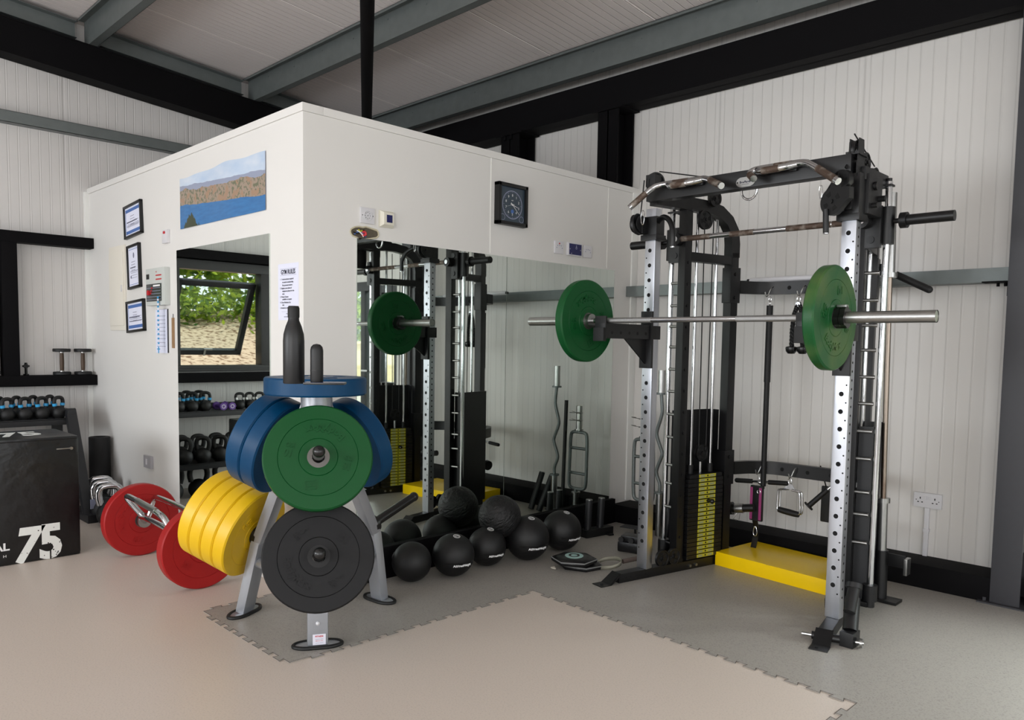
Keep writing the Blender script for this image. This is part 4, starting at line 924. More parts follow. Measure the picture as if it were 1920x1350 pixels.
# small parts at the top
def pc(c, s0, s1, r, m=rackblack, nm='pulley_cover'):
    pass
T = M.Translation(onY(1563, 378, 3.50)) @ M.Rotation(math.radians(-18), 4, 'Z') @ M.Rotation(PI/2, 4, 'X')
g = G()
out_ = [(.062*math.cos(a), .062*math.sin(a)) for a in [math.radians(v) for v in range(100, 331, 12)]]+[(.085, -.005), (.095, .0), (.095, .05), (.075, .055)]+[(.045+.047*math.cos(a), .085+.047*math.sin(a)) for a in [math.radians(v) for v in range(-20, 181, 15)]]+[(-.012, .06)]
g.prism(out_, -.014, .014, mx=T); g.cyl((0, 0, -.022), (0, 0, .02), .01, n=12, mx=T)
for cx_, cy_, rr in ((0, 0, .062), (.045, .085, .045)):
    for k in range(4):
        a = PI/2*k+.5
        g.prism([(cx_+rr*(.42 if q in (0, 3) else .74)*math.cos(a+(-.30 if q < 2 else .30)), cy_+rr*(.42 if q in (0, 3) else .74)*math.sin(a+(-.30 if q < 2 else .30))) for q in range(4)], .014, .0148, mi=1, mx=T)
g.out('pulley_cover', [rackblack, hole], rk)
c_ = onY(1548, 401, 3.49); e_ = onY(1548.5, 437, 3.49)
g = G(); g.cyl(c_+V((0, 0, .02)), e_, .013, n=20); g.out('grip_handle', rackblack, rk); g = G(); g.cyl(e_, e_+V((0, 0, -.004)), .012, n=16); g.out('grip_cap', chrome, rk)
g = G(); p = onY(1539, 355, 3.50); g.tube([p+V((.008*math.cos(a), 0, -.012+.03*math.sin(a))) for a in [2*PI*k/14 for k in range(14)]], .0025, 8, closed=True); g.out('carabiner', chrome, rk)
pulley(M.Translation(onY(1605, 282, 3.60)) @ M.Rotation(PI/2, 4, 'Y'), .045, .02)
g = G(); p = onY(1605, 282, 3.60)
for dx in (-.02, .02): g.prism([(-.035, -.12), (.055, -.12), (.035, .05), (-.02, .05)], -.002, .002, mx=M.Translation(p+V((dx, 0, 0))) @ M.Rotation(PI/2, 4, 'Z') @ M.Rotation(PI/2, 4, 'X'))
g.box(p.x-.03, p.x+.03, 3.56, 3.66, 2.236, 2.25); g.out('pulley_tower', rackblack, rk)
pulley(M.Translation(V((-1.452, 3.75, 2.235))) @ M.Rotation(PI/2, 4, 'Y'), .045, .02); pulley(M.Translation(V((-1.475, 3.93, 2.20))) @ M.Rotation(PI/2, 4, 'Y'), .045, .02)
g = G(); g.tube([(-1.447, 3.60, 2.335), (-1.465, 3.90, 2.245)], .0035, 6); g.tube([(-1.447, 3.555, 2.29), (-1.447, 3.545, 2.12)], .0035, 6); g.out('cable', rubber, rk)
g = G(); g.prism([(-.10, -.03), (.42, -.03), (.38, .02), (.05, .05)], -.003, .003, mx=side(1) @ M.Translation((.02, .0, 2.20)) @ M.Rotation(PI/2, 4, 'Z') @ M.Rotation(PI/2, 4, 'X')); g.out('bracket_plate', rackblack, rk)
# left top pulleys
pl = onY(1222, 345, 3.58); pulley(M.Translation(V((-2.525, 3.60, 2.265))) @ M.Rotation(math.radians(60), 4, 'Z') @ M.Rotation(PI/2, 4, 'X'), .052, .024)
g = G(); g.box(-2.56, -2.50, 3.56, 3.64, 2.236, 2.30); g.out('pulley_tower', rackblack, rk)
g = G(); g.tube([(-2.50, 3.60, 2.318), (-2.2, 3.65, 2.25)], .0035, 6); g.tube([(-2.56, 3.545, 2.27), (-2.57, 3.53, 2.06)], .0035, 6); g.out('cable', rubber, rk)
pp = V((-2.575, 3.52, 2.03)); pulley(M.Translation(pp) @ M.Rotation(PI/2-.2, 4, 'Y'), .058, .022)
g = G()
for dx in (-.022, .022): g.cyl(pp+V((dx-.002, 0, 0)), pp+V((dx+.002, 0, 0)), .046, n=24)
g.cyl(pp+V((-.034, 0, 0)), pp+V((.034, 0, 0)), .010, n=10); g.box(pp.x-.025, pp.x+.03, 3.52, 3.575, 1.98, 2.07, .003); g.out('pulley_cover', rackblack, rk)
g = G(); p = onY(1205, 408, 3.48); g.tube([p+V((.011*math.cos(a), 0, .038*math.sin(a))) for a in [2*PI*k/16 for k in range(16)]], .0032, 8, closed=True); g.out('carabiner', chrome, rk)
# black curved hook handle at the left carriage
a = onY(1243, 405, 3.56); b = onY(1256, 412, 3.52); c = onY(1262, 432, 3.50); d_ = onY(1261, 462, 3.50)
g = G(); g.tube([V((xc*0-2.50, 3.60, 2.045)), a, b, c, d_], .0145, 16, smooth=2); g.out('grip_handle', rackblack, rk); g = G(); g.cyl(d_, d_+V((0, 0, -.005)), .013, n=16); g.out('grip_cap', chrome, rk)
for pt in ((1340, 372), (1322, 412)):
    p = side(-1).inverted() @ V((0, 0, 0)); r_ = _ray(*pt); Sx = side(-1); nrm = V((Sx[0][0], Sx[1][0], 0)); o_ = V((Sx[0][3], Sx[1][3], 0))+nrm*.04
    k_ = (o_-V((CAMP.x, CAMP.y, 0))).dot(nrm)/V((r_.x, r_.y, 0)).dot(nrm); q = CAMP+r_*k_
    pulley(M.Translation(q) @ M.Rotation(-math.radians(12), 4, 'Z') @ M.Rotation(PI/2, 4, 'Y'), .048 if pt[1] < 400 else .056, .02)
# floor pulleys at the left stack
for s_ in (.10, .19): pulley(side(-1) @ M.Translation((.04, s_, .15)) @ M.Rotation(PI/2, 4, 'Y'), .048, .02)
for s_ in (.08, .17): pulley(side(1) @ M.Translation((.04, s_, .15)) @ M.Rotation(PI/2, 4, 'Y'), .048, .02)
# plate storage horns at the back with spring collars
for sg in (-1, 1):
    x0 = -1.99+sg*.43
    g = G(); g.cyl((x0, 4.33, .36), (x0-sg*.16, 4.355, .385), .0245, n=20); g.cyl((x0, 4.33, .36), (x0-sg*.03, 4.334, .365), .04, n=20); g.out('storage_horn', rackblack, rk)
g = G(); g.cyl((-2.375, 4.337, .367), (-2.325, 4.345, .374), .030, n=20); g.tube([(-2.36, 4.33, .34), (-2.375, 4.31, .305), (-2.35, 4.31, .30)], .003, 6); g.tube([(-2.34, 4.33, .34), (-2.335, 4.31, .305)], .003, 6); g.out('spring_collar', steel, rk)
# floor landmine pivot at the right foot
g = G(); a = onZ(1585, 1188, .055); b = onZ(1607, 1192, .055)
x0, y0 = -1.49, 3.40
g.cyl((-1.45, 3.378, .072), (-1.285, 3.435, .072), .018, n=18); g.box(-1.335, -1.275, 3.40, 3.48, .047, .115, .004, mi=0); g.out('pivot_arm', rackblack, rk)
g = G(); g.tube([(-1.49, 3.363, .072), (-1.245, 3.447, .072)], .008, 10); g.cyl((-1.262, 3.44, .072), (-1.252, 3.444, .072), .02, n=16); g.tube([(-1.25, 3.445, .09), (-1.25, 3.445, .048), (-1.262, 3.425, .048)], .0025, 6); g.out('pivot_pin', steel, rk)
g = G(); g.cyl((-1.312, 3.46, .105), (-1.345, 3.56, .225), .033, n=24); g.cyl((-1.325, 3.475, .185), (-1.335, 3.545, .28), .026, n=24, mi=0); g.cyl((-1.3245, 3.473, .183), (-1.3250, 3.4755, .1865), .020, n=20, mi=1); g.cyl((-1.338, 3.55, .275), (-1.340, 3.56, .295), .036, n=20); g.out('landmine_tube', [rackblack, hole], rk)

# ================================================================== AROUND THE RACK
yb_ = thing('yellow_platform', 'low bright yellow box platform on the floor between the stacks', 'platform')
T = M.Translation((-2.464, 4.268, 0)) @ M.Rotation(math.radians(-6), 4, 'Z')
g = G(); g.box(0, .78, 0, .435, .0042, .089, .0015, mx=T); g.out('sheet_body', yelpaint, yb_); g = G(); g.box(.36, .39, -.001, .0005, .086, .0895, mx=T); g.out('paint_chip', mat('paint_chip', (228, 190, 30), .6, var=0), yb_)
# bar stored upright beside the right stack
sb2 = thing('stored_barbell', 'old brown barbell standing upright in a tube behind the right rod', 'barbell')
bx, by = -1.535, 4.36
q = V((0, 0, 0)); sy_ = 4.34
a = onY(1650, 1112, sy_); xq0 = a.x; b = onY(1673, 362, sy_); xq1 = b.x
B0, B1_ = V((xq0, sy_, .12)), V((xq1, sy_, b.z))
dv = (B1_-B0).normalized(); Lb = (B1_-B0).length
g = G(); g.cyl(B0, B0+dv*.42, .025, n=24); g.cyl(B0+dv*.42, B0+dv*.445, .036, n=24); g.out('sleeve', steel, sb2)
g = G(); g.cyl(B0+dv*.44, B0+dv*(Lb-.44), .0145, n=18); g.out('shaft', mat('aged_bar_steel', (150, 138, 126), .32, 1, var=.3, scale=14, stretch=(1, 1, .2), col2=(96, 72, 58), c2scale=6, c2lo=.52, c2hi=.6), sb2)
g = G(); g.cyl(B1_-dv*.445, B1_-dv*.42, .036, n=24); g.cyl(B1_-dv*.42, B1_, .025, n=24); g.out('sleeve', steel, sb2)
bh = thing('bar_holder', 'black upright floor tube holding the old barbell', 'bar holder')
g = G(); g.cyl(B0-V((0, 0, .112)), B0+dv*.16, .034, n=24); g.box(B0.x-.06, B0.x+.10, sy_-.05, sy_+.05, .0045, .02, .003); g.box(B0.x+.02, B0.x+.12, sy_-.004, sy_+.004, .20, .27, .002); g.out('tube', rackblack, bh)
g = G(); g.box(B0.x+.12, B0.x+.14, sy_-.03, sy_+.03, .17, .26, .006); g.out('wing', steel, bh)
cc = thing('strap_bracket', 'chrome clamp with a black padded arm fixed to the right rear upright', 'dip handle')
p1 = onY(1680, 515, 4.30); p2 = onY(1742, 543, 4.30)
g = G(); g.cyl(p1, p2, .0185, n=20); g.sph(tuple(p2), .0185, n=16); g.out('padded_arm', rubber, cc)
g = G(); g.cyl(p1-(p2-p1).normalized()*.05, p1, .012, n=14); c = p1-(p2-p1).normalized()*.06; g.lathe([(.026, -.03), (.036, -.03), (.036, .03), (.026, .03), (.026, -.03)], 24, mx=M.Translation(c)); g.out('clamp', chrome, cc)
g = G(); g.box(-1.60, c.x-.03, 4.235, 4.275, c.z-.02, c.z+.02, .003); g.box(c.x-.035, c.x-.02, 4.235, 4.31, c.z-.02, c.z+.02, .003); g.out('stub_arm', rackblack, cc)
# white pole lying on the upper rear member
p1 = onY(1399, 531, 4.50); p2 = onY(1545, 512, 4.50)
wp = thing('white_pole', 'white plastic pole lying on the upper rear bar of the rack', 'pole')
g = G(); g.cyl((-2.42, 4.505, 1.784), (-1.62, 4.505, 1.784), .016, n=18); g.out('pole', whiteplastic, wp); g = G(); g.cyl((-2.44, 4.505, 1.784), (-2.42, 4.505, 1.784), .010, n=12); g.out('pole_tip', rubber, wp)
# hanging attachments
def hk(n_): return HK[n_].copy()
lb = thing('lat_bar', 'long straight black padded bar hanging upright from the upper rear bar', 'pulldown bar')
h = hk('a'); e = onY(1438, 905, h.y)
g = G(); g.tube([h+V((.008*math.cos(a), 0, -.012+.014*math.sin(a))) for a in [2*PI*k/12 for k in range(12)]], .0028, 8, closed=True); g.tube([h+V((0, .008*math.cos(a), -.036+.014*math.sin(a))) for a in [2*PI*k/12 for k in range(12)]], .0028, 8, closed=True); g.out('chain_links', chrome, lb)
t0 = h+V((0, 0, -.05)); t1 = V((h.x, h.y, .515)); mid = t0.lerp(t1, .42)
g = G(); g.cyl(t0, mid, .0195, n=20); g.cyl(mid, t1, .0165, n=20); g.out('padded_bar', rubber, lb); g = G(); g.tube([t1+V((.009*math.cos(a), 0, -.010+.011*math.sin(a))) for a in [2*PI*k/12 for k in range(12)]], .0025, 8, closed=True); g.out('end_ring', chrome, lb)
tr_ = thing('triceps_rope', 'black twisted triceps rope hanging doubled from the upper rear bar', 'rope')
h = hk('b'); g = G(); g.tube([h+V((.010*math.cos(a), 0, -.014+.018*math.sin(a))) for a in [2*PI*k/14 for k in range(14)]], .004, 8, closed=True); g.cyl(h+V((0, -.012, -.045)), h+V((0, .012, -.045)), .014, n=14); g.out('swivel', chrome, tr_)
for sx_, zb_ in ((-1, 1.372), (1, 1.372)):
    c0 = [h+V((sx_*.006, 0, -.05)), h+V((sx_*.026, 0, -.11)), h+V((sx_*.033, 0, -.20)), V((h.x+sx_*.033, h.y, zb_))]
    # two twisted strands
    g = G(); n = 46
    for ph_ in (0, 2*PI/3, 4*PI/3):
        pts = []
        for i in range(n+1):
            t = i/n*(len(c0)-1); k = min(int(t), len(c0)-2); p = c0[k].lerp(c0[k+1], t-k); a = ph_+i*.62
            pts.append(p+V((.0075*math.cos(a), .0075*math.sin(a), 0)))
        g.tube(pts, .0075, 7)
    g.out('rope_strand', rubber, tr_)
    g = G(); g.lathe([(0, -.042), (.02, -.040), (.031, -.026), (.034, -.008), (.032, 0), (.014, .006), (0, .006)], 24, mx=M.Translation((h.x+sx_*.0345, h.y, zb_))); g.out('rubber_ball', bulb, tr_)
ag = thing('strap_handle_set', 'twin black grip bar hanging from the lower rear bar behind the strap', 'cable handle')
h = hk('c'); g = G(); g.tube([h+V((.008*math.cos(a), 0, -.012+.016*math.sin(a))) for a in [2*PI*k/12 for k in range(12)]], .003, 8, closed=True); g.cyl(h+V((-.10, .012, -.05)), h+V((.10, .012, -.035)), .008, n=12); g.sph(tuple(h+V((0, .0, -.045))), .015, n=12); g.out('centre_bar', chrome, ag)
for a, b in ((-.06, -.165), (.05, .165)):
    g = G(); p, q = h+V((a, .012, -.05+(.015*(a+.1)/.2))), h+V((b, .012, -.05+.015*(b+.1)/.2)); g.cyl(p, q, .0145, n=18); g.sph(tuple(q), .0145, n=14); g.out('grip', rubber, ag)
as_ = thing('ankle_strap', 'magenta and black padded cable strap hanging from the lower rear bar', 'strap')
h = h+V((.0, -.035, -.065)); g = G()
def ribbon(g, pts, w, t, mi=0):
    for i in range(len(pts)-1):
        a, b = V(pts[i]), V(pts[i+1]); g._add([a+V((-w/2, -t/2, 0)), a+V((w/2, -t/2, 0)), a+V((w/2, t/2, 0)), a+V((-w/2, t/2, 0)), b+V((-w/2, -t/2, 0)), b+V((w/2, -t/2, 0)), b+V((w/2, t/2, 0)), b+V((-w/2, t/2, 0))], [(0,1,5,4),(1,2,6,5),(2,3,7,6),(3,0,4,7),(0,3,2,1),(4,5,6,7)], mi)
g.box(h.x-.041, h.x+.041, h.y-.012, h.y+.012, h.z-.215, h.z+.005, .010); g.out('padding', rubber, as_)
for sx_ in (-1, 1): g = G(); g.box(h.x+sx_*.029-.0085, h.x+sx_*.029+.0085, h.y-.016, h.y-.0118, h.z-.205, h.z-.006, .0015); g.out('magenta_panel', magenta, as_)
g = G(); ribbon(g, [(h.x-.002, h.y-.014, h.z), (h.x, h.y-.015, h.z-.21), (h.x+.004, h.y-.004, h.z-.25), (h.x, h.y, h.z-.32), (h.x-.014, h.y-.004, h.z-.41)], .036, .003); g.out('webbing', vinyl, as_)
g = G(); c = V((h.x+.006, h.y-.018, h.z-.275)); g.tube([c+V((.012*math.cos(a)*(1-.3*math.sin(a)), 0, .03*math.sin(a))) for a in [2*PI*k/16 for k in range(16)]], .0024, 8, closed=True); g.tube([V((h.x+.02, h.y-.016, h.z-.03))+V((.011*math.cos(a), 0, .011*math.sin(a))) for a in [2*PI*k/14 for k in range(14)]], .0022, 8, closed=True); g.out('snap_hook', chrome, as_)
dh = thing('d_handle', 'chrome D handle with a black grip hanging from the lower rear bar', 'cable handle')
h = hk('d'); g = G(); g.tube([h+V((.008*math.cos(a), 0, -.012+.014*math.sin(a))) for a in [2*PI*k/12 for k in range(12)]], .003, 8, closed=True)
g.prism([(-.028, -.028), (.028, -.028), (.010, -.002), (-.010, -.002)], -.003, .003, mx=M.Translation(h+V((0, 0, -.022))) @ M.Rotation(PI/2, 4, 'X'))
for dx, yy in ((0, -.006), (.006, .008)):
    g.tube([h+V((dx-.012, yy, -.052)), h+V((dx-.052, yy, -.056)), h+V((dx-.056, yy, -.068)), h+V((dx-.058, yy, -.15)), h+V((dx-.05, yy, -.158)), h+V((dx+.05, yy, -.166)), h+V((dx+.058, yy, -.155)), h+V((dx+.054, yy, -.068)), h+V((dx+.048, yy, -.056)), h+V((dx+.012, yy, -.052))], .0042, 10, smooth=1)
g.out('frame', chrome, dh); g = G(); g.tube([h+V((-.052, 0, -.156)), h+V((-.03, 0, -.159)), h+V((.0, 0, -.162)), h+V((.03, 0, -.165)), h+V((.05, 0, -.166))], lambda t: .0135+.002*math.sin(t*PI), 16); g.out('grip', rubber, dh)
vh = thing('v_handle', 'black rubber cable grip with round end flange beside the D handle', 'cable handle')
p1 = onY(1517, 948, 4.42); p2 = onY(1552, 918, 4.46)
g = G(); g.cyl(p1, p2, .0155, n=18); g.cyl(p1, p1+(p1-p2).normalized()*.008, .031, n=24); g.out('grip', rubber, vh); g = G(); g.cyl(p2, p2+(p2-p1).normalized()*.08, .009, n=14); q = p2+(p2-p1).normalized()*.08; g.tube([q, V((q.x+.01, q.y+.02, .60)), V((q.x+.01, 4.478, .625))], .004, 8); g.out('rod', chrome, vh)
pd = thing('ab_sling', 'black padded sling hanging behind the right upright', 'sling')
p = onY(1549, 945, 4.62); g = G(); g.box(p.x-.03, p.x+.05, 4.61, 4.625, p.z-.11, p.z+.11, .010); g.out('pad', rubber, pd); g = G(); g.tube([(p.x+.0, 4.615, p.z+.10), (p.x+.0, 4.56, .60), (p.x, 4.515, .668)], .004, 8); g.out('cord', rubber, pd)

for o_ in (rk, wp, tr_, vh, pd, cc): place(o_, RKM)
sh_ = M.Translation((.022, 0, 0))
for o_ in (lb, ag, as_): place(o_, RKM @ sh_)
c_h = hk('d'); place(dh, RKM @ M.Translation(c_h) @ M.Scale(1.25, 4) @ M.Translation(-c_h))

# bars in the corner
ez = thing('ez_curl_bar', 'chrome EZ curl bar standing upright in the far corner', 'curl bar')
xs, ye = -3.138, 4.62
g = G(); g.cyl((xs, ye, 1.035), (xs, ye, 1.195), .0255, n=22); g.out('sleeve', steel, ez); g = G(); g.cyl((xs+.01, ye, .006), (xs+.008, ye, .31), .0255, n=22); g.out('sleeve', steel, ez)
g = G(); g.cyl((xs, ye, 1.022), (xs, ye, 1.035), .038, n=22); g.cyl((xs+.008, ye, .31), (xs+.008, ye, .323), .038, n=22)
g.tube([(xs, ye, 1.03), (xs+.012, ye, .92), (xs+.012, ye, .88), (xs-.03, ye, .76), (xs-.03, ye, .72), (xs+.022, ye, .61), (xs+.022, ye, .585), (xs-.026, ye, .48), (xs-.022, ye, .44), (xs+.012, ye, .38), (xs+.008, ye, .32)], .0125, 14, smooth=2); g.out('cambered_shaft', galv, ez)
hb = thing('hammer_bar', 'chrome triceps frame bar standing in the far corner, mostly seen in the mirror', 'triceps bar')
hx, hy = -3.325, 4.685
g = G(); g.cyl((hx, hy, .70), (hx, hy, .885), .025, n=22); g.cyl((hx, hy, .69), (hx, hy, .70), .036, n=22); g.out('sleeve', steel, hb); g = G(); g.cyl((hx+.02, hy, .02), (hx+.02, hy, .185), .025, n=22); g.cyl((hx+.02, hy, .185), (hx+.02, hy, .195), .036, n=22); g.out('sleeve', steel, hb)
g = G(); g.tube([(hx+.0, hy, .675), (hx-.06, hy, .675), (hx-.085, hy, .655), (hx-.085, hy, .45), (hx-.082, hy, .25), (hx-.06, hy, .222), (hx+.02, hy, .218), (hx+.075, hy, .222), (hx+.098, hy, .25), (hx+.09, hy, .45), (hx+.085, hy, .655), (hx+.06, hy, .675)], .0135, 14, closed=True, smooth=2)
g.cyl((hx, hy, .67), (hx, hy, .70), .015, n=14); g.cyl((hx+.02, hy, .19), (hx+.02, hy, .225), .015, n=14); g.out('frame', galv, hb)
for zz in (.545, .345): g = G(); g.cyl((hx-.085, hy, zz), (hx+.09, hy, zz), .012, n=14); g.out('cross_grip', galv, hb)
for k, zz in enumerate((.86, .80)):
    t = thing('spring_clip', ['wire spring clip higher on the corner bar sleeve', 'wire spring clip lower on the corner bar sleeve'][k], 'spring clip', group='wire spring clips on the corner bar'); g = G()
    g.lathe([(.0255, -.006), (.0285, 0), (.0255, .006)], 20, mx=M.Translation((hx, hy, zz-.03))); g.tube([(hx, hy-.027, zz-.03), (hx-.03, hy-.09, zz-.02), (hx-.034, hy-.115, zz-.012), (hx-.02, hy-.12, zz-.01), (hx-.01, hy-.09, zz-.016)], .0025, 8, smooth=1); g.tube([(hx, hy-.027, zz-.03), (hx+.012, hy-.08, zz-.028), (hx+.02, hy-.10, zz-.024)], .0025, 8); g.out('wire', steel, t)
t = thing('resistance_pole', 'thin black pole standing beside the EZ curl bar in the corner', 'pole'); g = G(); g.cyl((-3.235, 4.60, .0045), (-3.235, 4.63, .925), .015, n=16); g.out('pole', rubber, t); g = G(); g.cyl((-3.235, 4.60, .0045), (-3.235, 4.60, .02), .018, n=16); g.out('end_cap', steel, t)
# vertical bar holders: two black tubes on a block
def holder(x, y, rot, label, tilt=0):
    t = thing('bar_holder', label, 'bar holder', group='black twin tube bar holders')
    g = G(); g.box(-.038, .038, -.13, .13, .0, .055, .004); g.box(-.02, .075, .06, .10, 0, .012, .002); g.out('base_block', rackblack, t)
    for yy in (-.09, .03):
        g = G(); g.cyl((0, yy, .05), (0, yy+.012, .262), .0245, n=22); tb_ = g.out('tube', darkgrey, t); g = G(); g.cyl((0, yy+.012, .262), (0, yy+.0122, .268), .0235, n=22); g.out('steel_rim', steel, tb_)
    place(t, M.Translation((x, y, .0045)) @ M.Rotation(math.radians(rot), 4, 'Z') @ M.Rotation(math.radians(tilt), 4, 'Y'))
holder(-3.44, 4.30, -8, 'twin tube bar holder standing open on the floor at the end of the mirror')
def leantube(x0, y0, x1, y1, z1, label):
    t = thing('barbell_pad', label, 'barbell tube', group='black sleeves leaning in the corner'); g = G(); g.cyl((x0, y0, .012), (x1, y1, z1), .0245, n=22); g.out('tube', darkgrey, t); d = (V((x1, y1, z1))-V((x0, y0, .012))).normalized(); g = G(); g.cyl(V((x1, y1, z1)), V((x1, y1, z1))+d*.006, .0235, n=22); g.out('steel_rim', steel, t)
leantube(-3.03, 4.55, -3.05, 4.68, .29, 'dark sleeve tube leaning on the skirting left of the chrome rod'); leantube(-2.93, 4.56, -2.93, 4.69, .30, 'dark sleeve tube leaning on the skirting right of the chrome rod')
t = thing('floor_bracket', 'small flat grey bracket with two legs lying upturned by the skirting', 'bracket'); g = G(); g.box(-.11, .09, -.05, .05, .05, .056, .002); g.out('plate', darkgrey, t)
for x in (-.01, .03): g = G(); g.cyl((x, 0, 0), (x, 0, .05), .008, n=12); g.out('leg', rackblack, t)
place(t, M.Translation((-3.25, 4.52, .0045)) @ M.Rotation(.2, 4, 'Z'))
# spare black attachments heap beside the left foot
t = thing('knee_pad_clamp', 'heap like black padded clamp lying behind the left front upright', 'clamp')
g = G(); g.box(-.10, .10, -.06, .06, .0, .07, .02); g.box(-.08, .09, -.05, .05, .068, .11, .012); g.out('pad_block', vinyl, t)
for x in (-.07, .0, .07): g = G(); g.cyl((x, -.07, .085), (x, .07, .085), .018, n=16); g.out('roller', rubber, t)
place(t, M.Translation((-2.99, 4.14, .0045)) @ M.Rotation(math.radians(15), 4, 'Z'))
t = thing('wrist_roller_strap', 'silver buckled loop of webbing lying behind the left rack foot', 'strap')
g = G(); pts = []; c = V((-2.86, 3.70, 0)); n = 28
for k in range(n):
    a = 2*PI*k/n; pts.append((c+V((.088*math.cos(a), .06*math.sin(a), 0)), .022*(1+math.sin(a+.6))))
V_ = []; F_ = []
for (p, z) in pts: V_ += [p+V((0, 0, .0055+z)), p+V((0, 0, .0055+z+.024))]
for k in range(n): j = (k+1) % n; F_.append((2*k, 2*j, 2*j+1, 2*k+1))
g._add(V_, F_); o = g.out('loop', mat('grey_webbing', (128, 126, 112), .45, .2, var=.1, scale=60), t)
sm = o.modifiers.new('thick', 'SOLIDIFY'); sm.thickness = .004
g = G(); g.tube([(-2.80, 3.76, .05), (-2.76, 3.86, .06), (-2.78, 3.95, .04)], .014, 12, smooth=1); g.out('brown_handle', mat('brown_grip', (92, 80, 74), .6, var=.15), t); g = G(); g.box(-2.955, -2.93, 3.675, 3.70, .0055, .035, .003); g.out('buckle', chrome, t)
# hexagon sand pads
def hexpad(label, x, y, z, rot, tilt=0):
    t = thing('hexagon_sandbag', label, 'sandbag', group='black hexagon pads with grey piping'); R_ = .125
    P6 = [(R_*1.12*math.cos(PI/3*k), R_*.92*math.sin(PI/3*k)) for k in range(6)]
    g = G(); V_ = []; rings = [(.96, .0), (1.0, .008), (1.0, .02), (.93, .030), (.6, .038), (.25, .040)]
    for s_, zz in rings: V_ += [(x_*s_, y_*s_, zz) for x_, y_ in P6]
    F_ = [tuple(range(6))[::-1]]+[(6*i+k, 6*i+(k+1) % 6, 6*i+6+(k+1) % 6, 6*i+6+k) for i in range(5) for k in range(6)]+[tuple(30+k for k in range(6))]
    g._add(V_, F_); g.out('cover', vinyl, t, ang=50)
    g = G(); g.tube([(x_*1.0, y_*1.0, .022) for x_, y_ in P6], .0035, 8, closed=True); g.out('piping', mat('grey_piping', (120, 121, 120), .7, var=0), t)
    g = G(); g.lathe([(.034, .0412), (.056, .0396), (.056, .0383)], 32); g.lathe([(0, .0413), (.020, .0413), (.020, .0408)], 24); g.out('round_badge', tealink, t); text('AFW', .014, tealink, t, M.Translation((0, 0, .0416)), bold=.0006); g = G(); g.lathe([(0, .0411), (.034, .0411)], 24); g.out('badge_centre', vinyl, t)
    place(t, M.Translation((x, y, z)) @ M.Rotation(math.radians(rot), 4, 'Z') @ M.Rotation(math.radians(tilt), 4, 'X'))
hexpad('lower black hexagon sandbag, mostly covered by the upper one', -3.0, 3.60, .0045, 22); hexpad('upper black hexagon sandbag with a pale round badge, nearest the camera', -3.005, 3.545, .046, 36, 3)
t = tag(G().tube([(-3.06, 3.44, .011), (-3.085, 3.43, .014), (-3.10, 3.445, .010), (-3.085, 3.46, .012)], .006, 8, smooth=1).out('cord_end', mat('frayed_white_cord', (170, 164, 152), .9, var=.1), None), 'pale frayed cord end on the floor beside the hexagon sandbags', 'cord')

# ---------------- slam balls
def ball(px, py, r, z, spin, label, kind=0, tiltx=0, logo=1):
    p = onZ(px, py, z); t = thing('slam_ball', label, 'exercise ball', group='black exercise balls in front of the mirror')
    g = G()
    if kind == 2: g.sph((0, 0, 0), r, n=56); g.out('shell', tyre, t)
    else:
        k = 28; prof = []
        for i in range(k*2+1):
            a = -PI/2+PI*i/(k*2); zz = math.sin(a)*r; rr = math.cos(a)*r
            if kind == 1:
                for q in (-.66, -.56, -.50):
                    if abs(zz/r-q) < .02: rr *= .985
            prof.append((max(rr, 0) if i not in (0, 2*k) else 0, zz))
        g.lathe(prof, 48); g.out('shell', ballrub, t)
        if kind == 1:
            # decal band wrapped on the surface
            g = G(); V_ = []; a0, a1 = math.radians(-50), math.radians(50); n = 20
            for i in range(n+1):
                a = a0+(a1-a0)*i/n
                for zz in (-.42, -.16): rr = math.sqrt(1-zz*zz)*(r+.0006); V_.append((rr*math.cos(a), rr*math.sin(a), zz*r))
            g._add(V_, [(2*i, 2*i+2, 2*i+3, 2*i+1) for i in range(n)]); g.out('decal_band', vinyl, t, recalc=False)
            s_ = 'AllFreeWeight'; cw = {'A': 1.25, 'l': .52, 'F': 1.08, 'r': .72, 'e': 1.0, 'W': 1.65, 'i': .52, 'g': 1.05, 'h': 1.05, 't': .66}
            tot = sum(cw[c] for c in s_); acc = 0
            for ch in s_:
                a = (acc+cw[ch]/2-tot/2)*.082; acc += cw[ch]; rr = math.sqrt(1-.29*.29)*r+.001
                T = M(((-math.sin(a), 0, math.cos(a), rr*math.cos(a)), (math.cos(a), 0, math.sin(a), rr*math.sin(a)), (0, 1, 0, -.29*r), (0, 0, 0, 1)))
                text(ch, .0185*r/.12, purewhite, t, T, ext=.0005, bold=.0007)
        if logo:
            T = M.Rotation(math.radians(18 if kind == 1 else 70), 4, 'Y') @ M.Translation((0, 0, r+.0004)) if logo == 1 else M.Rotation(math.radians(75), 4, 'Y') @ M.Translation((0, 0, r+.0004))
            g = G(); g.lathe([(.0175, 0), (.019, .0006), (.0205, 0)], 28, mx=T); g.lathe([(.0125, 0), (.0135, .0006), (.0145, 0)], 24, mx=T); g.out('round_logo', purewhite, t); text('AFW', .011, purewhite, t, T @ M.Rotation(PI/2, 4, 'Z'), ext=.0004)
    place(t, M.Translation((p.x, p.y, z)) @ M.Rotation(math.radians(tiltx), 4, 'X') @ M.Rotation(math.radians(spin), 4, 'Z')); return t
ball(772, 1053, .1125, .117, 215, 'plain black ball nearest the plate tree', 0, 0, 2)
ball(850, 1040, .1235, .128, -12, 'black lettered slam ball second from the plate tree', 1)
ball(913, 1024, .118, .1225, -8, 'black lettered slam ball in the middle of the front row', 1)
ball(989, 1008, .139, .1435, -14, 'largest black lettered slam ball, fourth from the plate tree', 1)
